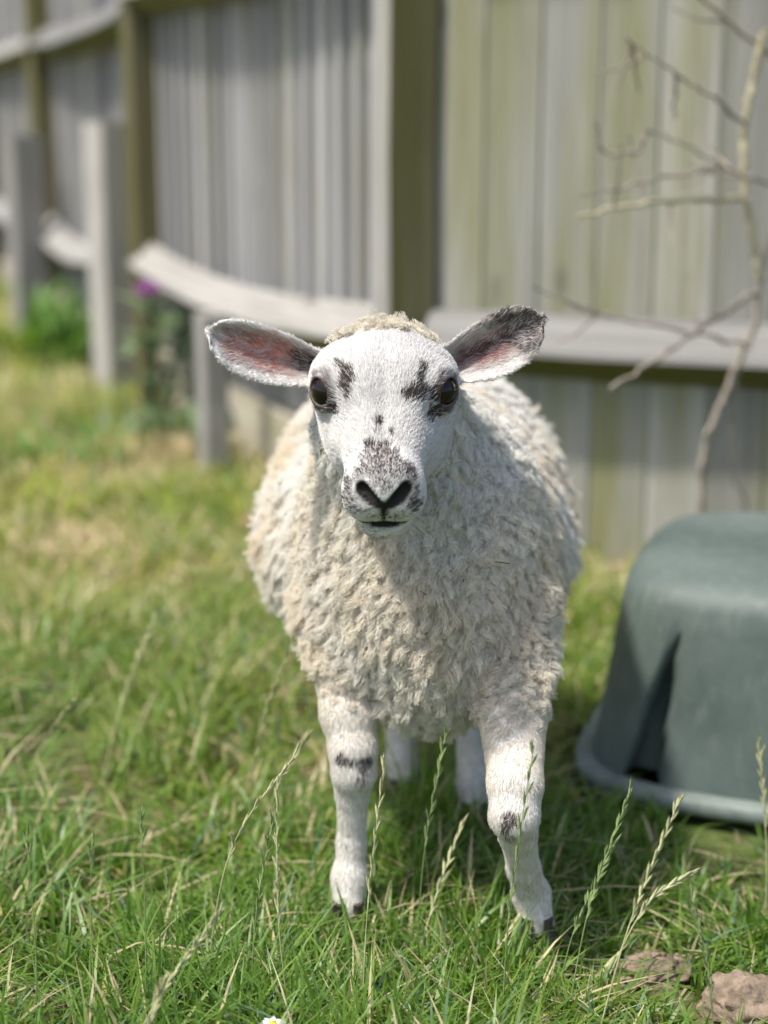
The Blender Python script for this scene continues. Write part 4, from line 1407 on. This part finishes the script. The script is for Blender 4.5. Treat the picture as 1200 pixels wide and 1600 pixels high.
def lawn_zone(x0, x1, y0, y1, tufts, per, h0, h1, w0, dry=0.10, spread=0.012, segs=4, keep=None):
    """tufts per square metre, blades per tuft"""
    m = int((x1 - x0) * (y1 - y0) * tufts)
    tx_ = rng.uniform(x0, x1, m); ty_ = rng.uniform(y0, y1, m)
    T3 = np.stack([tx_, ty_, np.zeros(m)], -1)
    bare = vnoise(T3, 2.6, 43) * 0.7 + vnoise(T3, 8, 47) * 0.3
    worn = np.clip((0.95 - (fence_y(tx_) - ty_)) / 0.9, 0, 1) * 0.4
    ok = rng.random(m) < np.clip(1.05 - 0.75 * np.clip((bare - 0.52) / 0.2, 0, 1) - worn, 0.08, 1)
    tx_, ty_, T3 = tx_[ok], ty_[ok], T3[ok]; m = len(tx_)
    size = 0.55 + 0.6 * vnoise(T3, 9, 48) + 0.25 * rng.random(m)
    tone = rng.random(m); big = vnoise(T3, 3.0, 45)
    taz = rng.random(m) * 2 * np.pi; comb = rng.random(m)
    ii = np.repeat(np.arange(m), per); n = len(ii)
    az = rng.random(n) * 2 * np.pi
    az = np.where(rng.random(n) < comb[ii] * 0.5, taz[ii] + rng.normal(0, 0.5, n), az)
    rr_ = np.abs(rng.normal(0, spread, n))
    x = tx_[ii] + np.cos(az) * rr_; y = ty_[ii] + np.sin(az) * rr_
    ok = (y < fence_y(x) - 0.03) & ~in_tub(x, y, 0.035)
    if keep is not None: ok &= keep(x, y)
    for cx, cy, r_ in CLODS: ok &= np.hypot(x - cx, (y - cy + 0.035) * 0.8) > r_ * 1.3
    x, y, az, ii = x[ok], y[ok], az[ok], ii[ok]; n = len(x)
    h = (h0 + (h1 - h0) * rng.random(n) ** 1.3) * size[ii]
    h *= 1 - 0.40 * np.clip((x - 0.10) / 0.08, 0, 1) * (y < 1.9)          # grazed shorter towards the tub
    lean = np.clip(rng.gamma(2.4, 0.34, n), 0.05, 1.9)
    u = np.clip(0.35 * tone[ii] + 0.30 * rng.random(n) + 0.55 * big[ii] - 0.12 + 0.22 * np.clip((y - 1.5) / 1.5, 0, 1), 0, 1)[:, None]
    g1 = np.array([0.060, 0.130, 0.020]); g2 = np.array([0.160, 0.250, 0.045]); g3 = np.array([0.34, 0.355, 0.085])
    c = np.where(u < 0.5, g1 + (g2 - g1) * u * 2, g2 + (g3 - g2) * (u * 2 - 1))
    c = np.where((y < 1.7)[:, None], c * np.array([0.80, 0.92, 0.75]), c)          # lusher turf away from the fence
    blue = (rng.random(n) < 0.06)[:, None]
    c = np.where(blue, np.array([0.13, 0.22, 0.13]), c)
    d_ = rng.random(n) < dry * (0.3 + 1.4 * vnoise(np.stack([x, y, 0 * x], -1), 5, 46))
    c = np.where(d_[:, None], np.array([0.56, 0.47, 0.29]) * (0.6 + 0.6 * rng.random((n, 1))), c)
    lean = np.where(d_, lean * 1.4, lean)
    wd = w0 * (0.5 + 0.9 * rng.random(n))
    return blades(x, y, h, wd, lean, c, az, segs)


def feet_clear(x, y):
    ok = np.ones(len(x), bool)
    for L in LEGS:
        ok &= np.hypot(x - L[-1][0][0], y - L[-1][0][1]) > 0.020
    return ok


zones = [lawn_zone(-0.13, 0.23, 1.20, 1.375, 1900, 12, 0.045, 0.105, 0.0040, 0.12, 0.010, 4, feet_clear),
         lawn_zone(-0.62, 0.62, 0.85, 1.60, 3300, 13, 0.030, 0.110, 0.0040, 0.13, 0.011, 4, feet_clear),
         lawn_zone(-0.95, 0.95, 1.60, 2.40, 2000, 12, 0.035, 0.115, 0.0045, 0.20, 0.013, 3, feet_clear),
         lawn_zone(-1.5, 1.2, 2.40, 4.2, 700, 12, 0.04, 0.125, 0.0060, 0.42, 0.02, 3),
         lawn_zone(-3.2, -0.3, 4.2, 9.0, 220, 12, 0.05, 0.15, 0.009, 0.40, 0.03, 3),
         lawn_zone(-1.6, -0.62, 0.3, 1.60, 800, 12, 0.04, 0.11, 0.0055, 0.12, 0.015, 3), lawn_zone(0.62, 1.6, 0.3, 1.60, 800, 12, 0.04, 0.11, 0.0055, 0.12, 0.015, 3),
         lawn_zone(-1.9, -0.95, 1.60, 2.4, 800, 12, 0.04, 0.11, 0.0055, 0.14, 0.015, 3), lawn_zone(-3.2, -1.5, 1.5, 4.2, 300, 12, 0.04, 0.13, 0.008, 0.2, 0.02, 3),
         lawn_zone(-0.62, 0.62, 0.2, 0.85, 800, 12, 0.03, 0.07, 0.005, 0.12, 0.015, 3)]
gv = []; gt = []; gc = []; off = 0
for V, T, C in zones:
    gv.append(V); gt.append(T + off); gc.append(C); off += len(V)
lawn = link(bpy.data.objects.new('grass', np_mesh('grass', np.concatenate(gv), np.concatenate(gt), M_GRASS, False, np.clip(np.concatenate(gc), 0, 0.8))))
tag(lawn, 'short green lawn grass mixed with dry straw blades', 'grass', kind='stuff')
print('GRASS TRIS', sum(len(t) for t in gt))
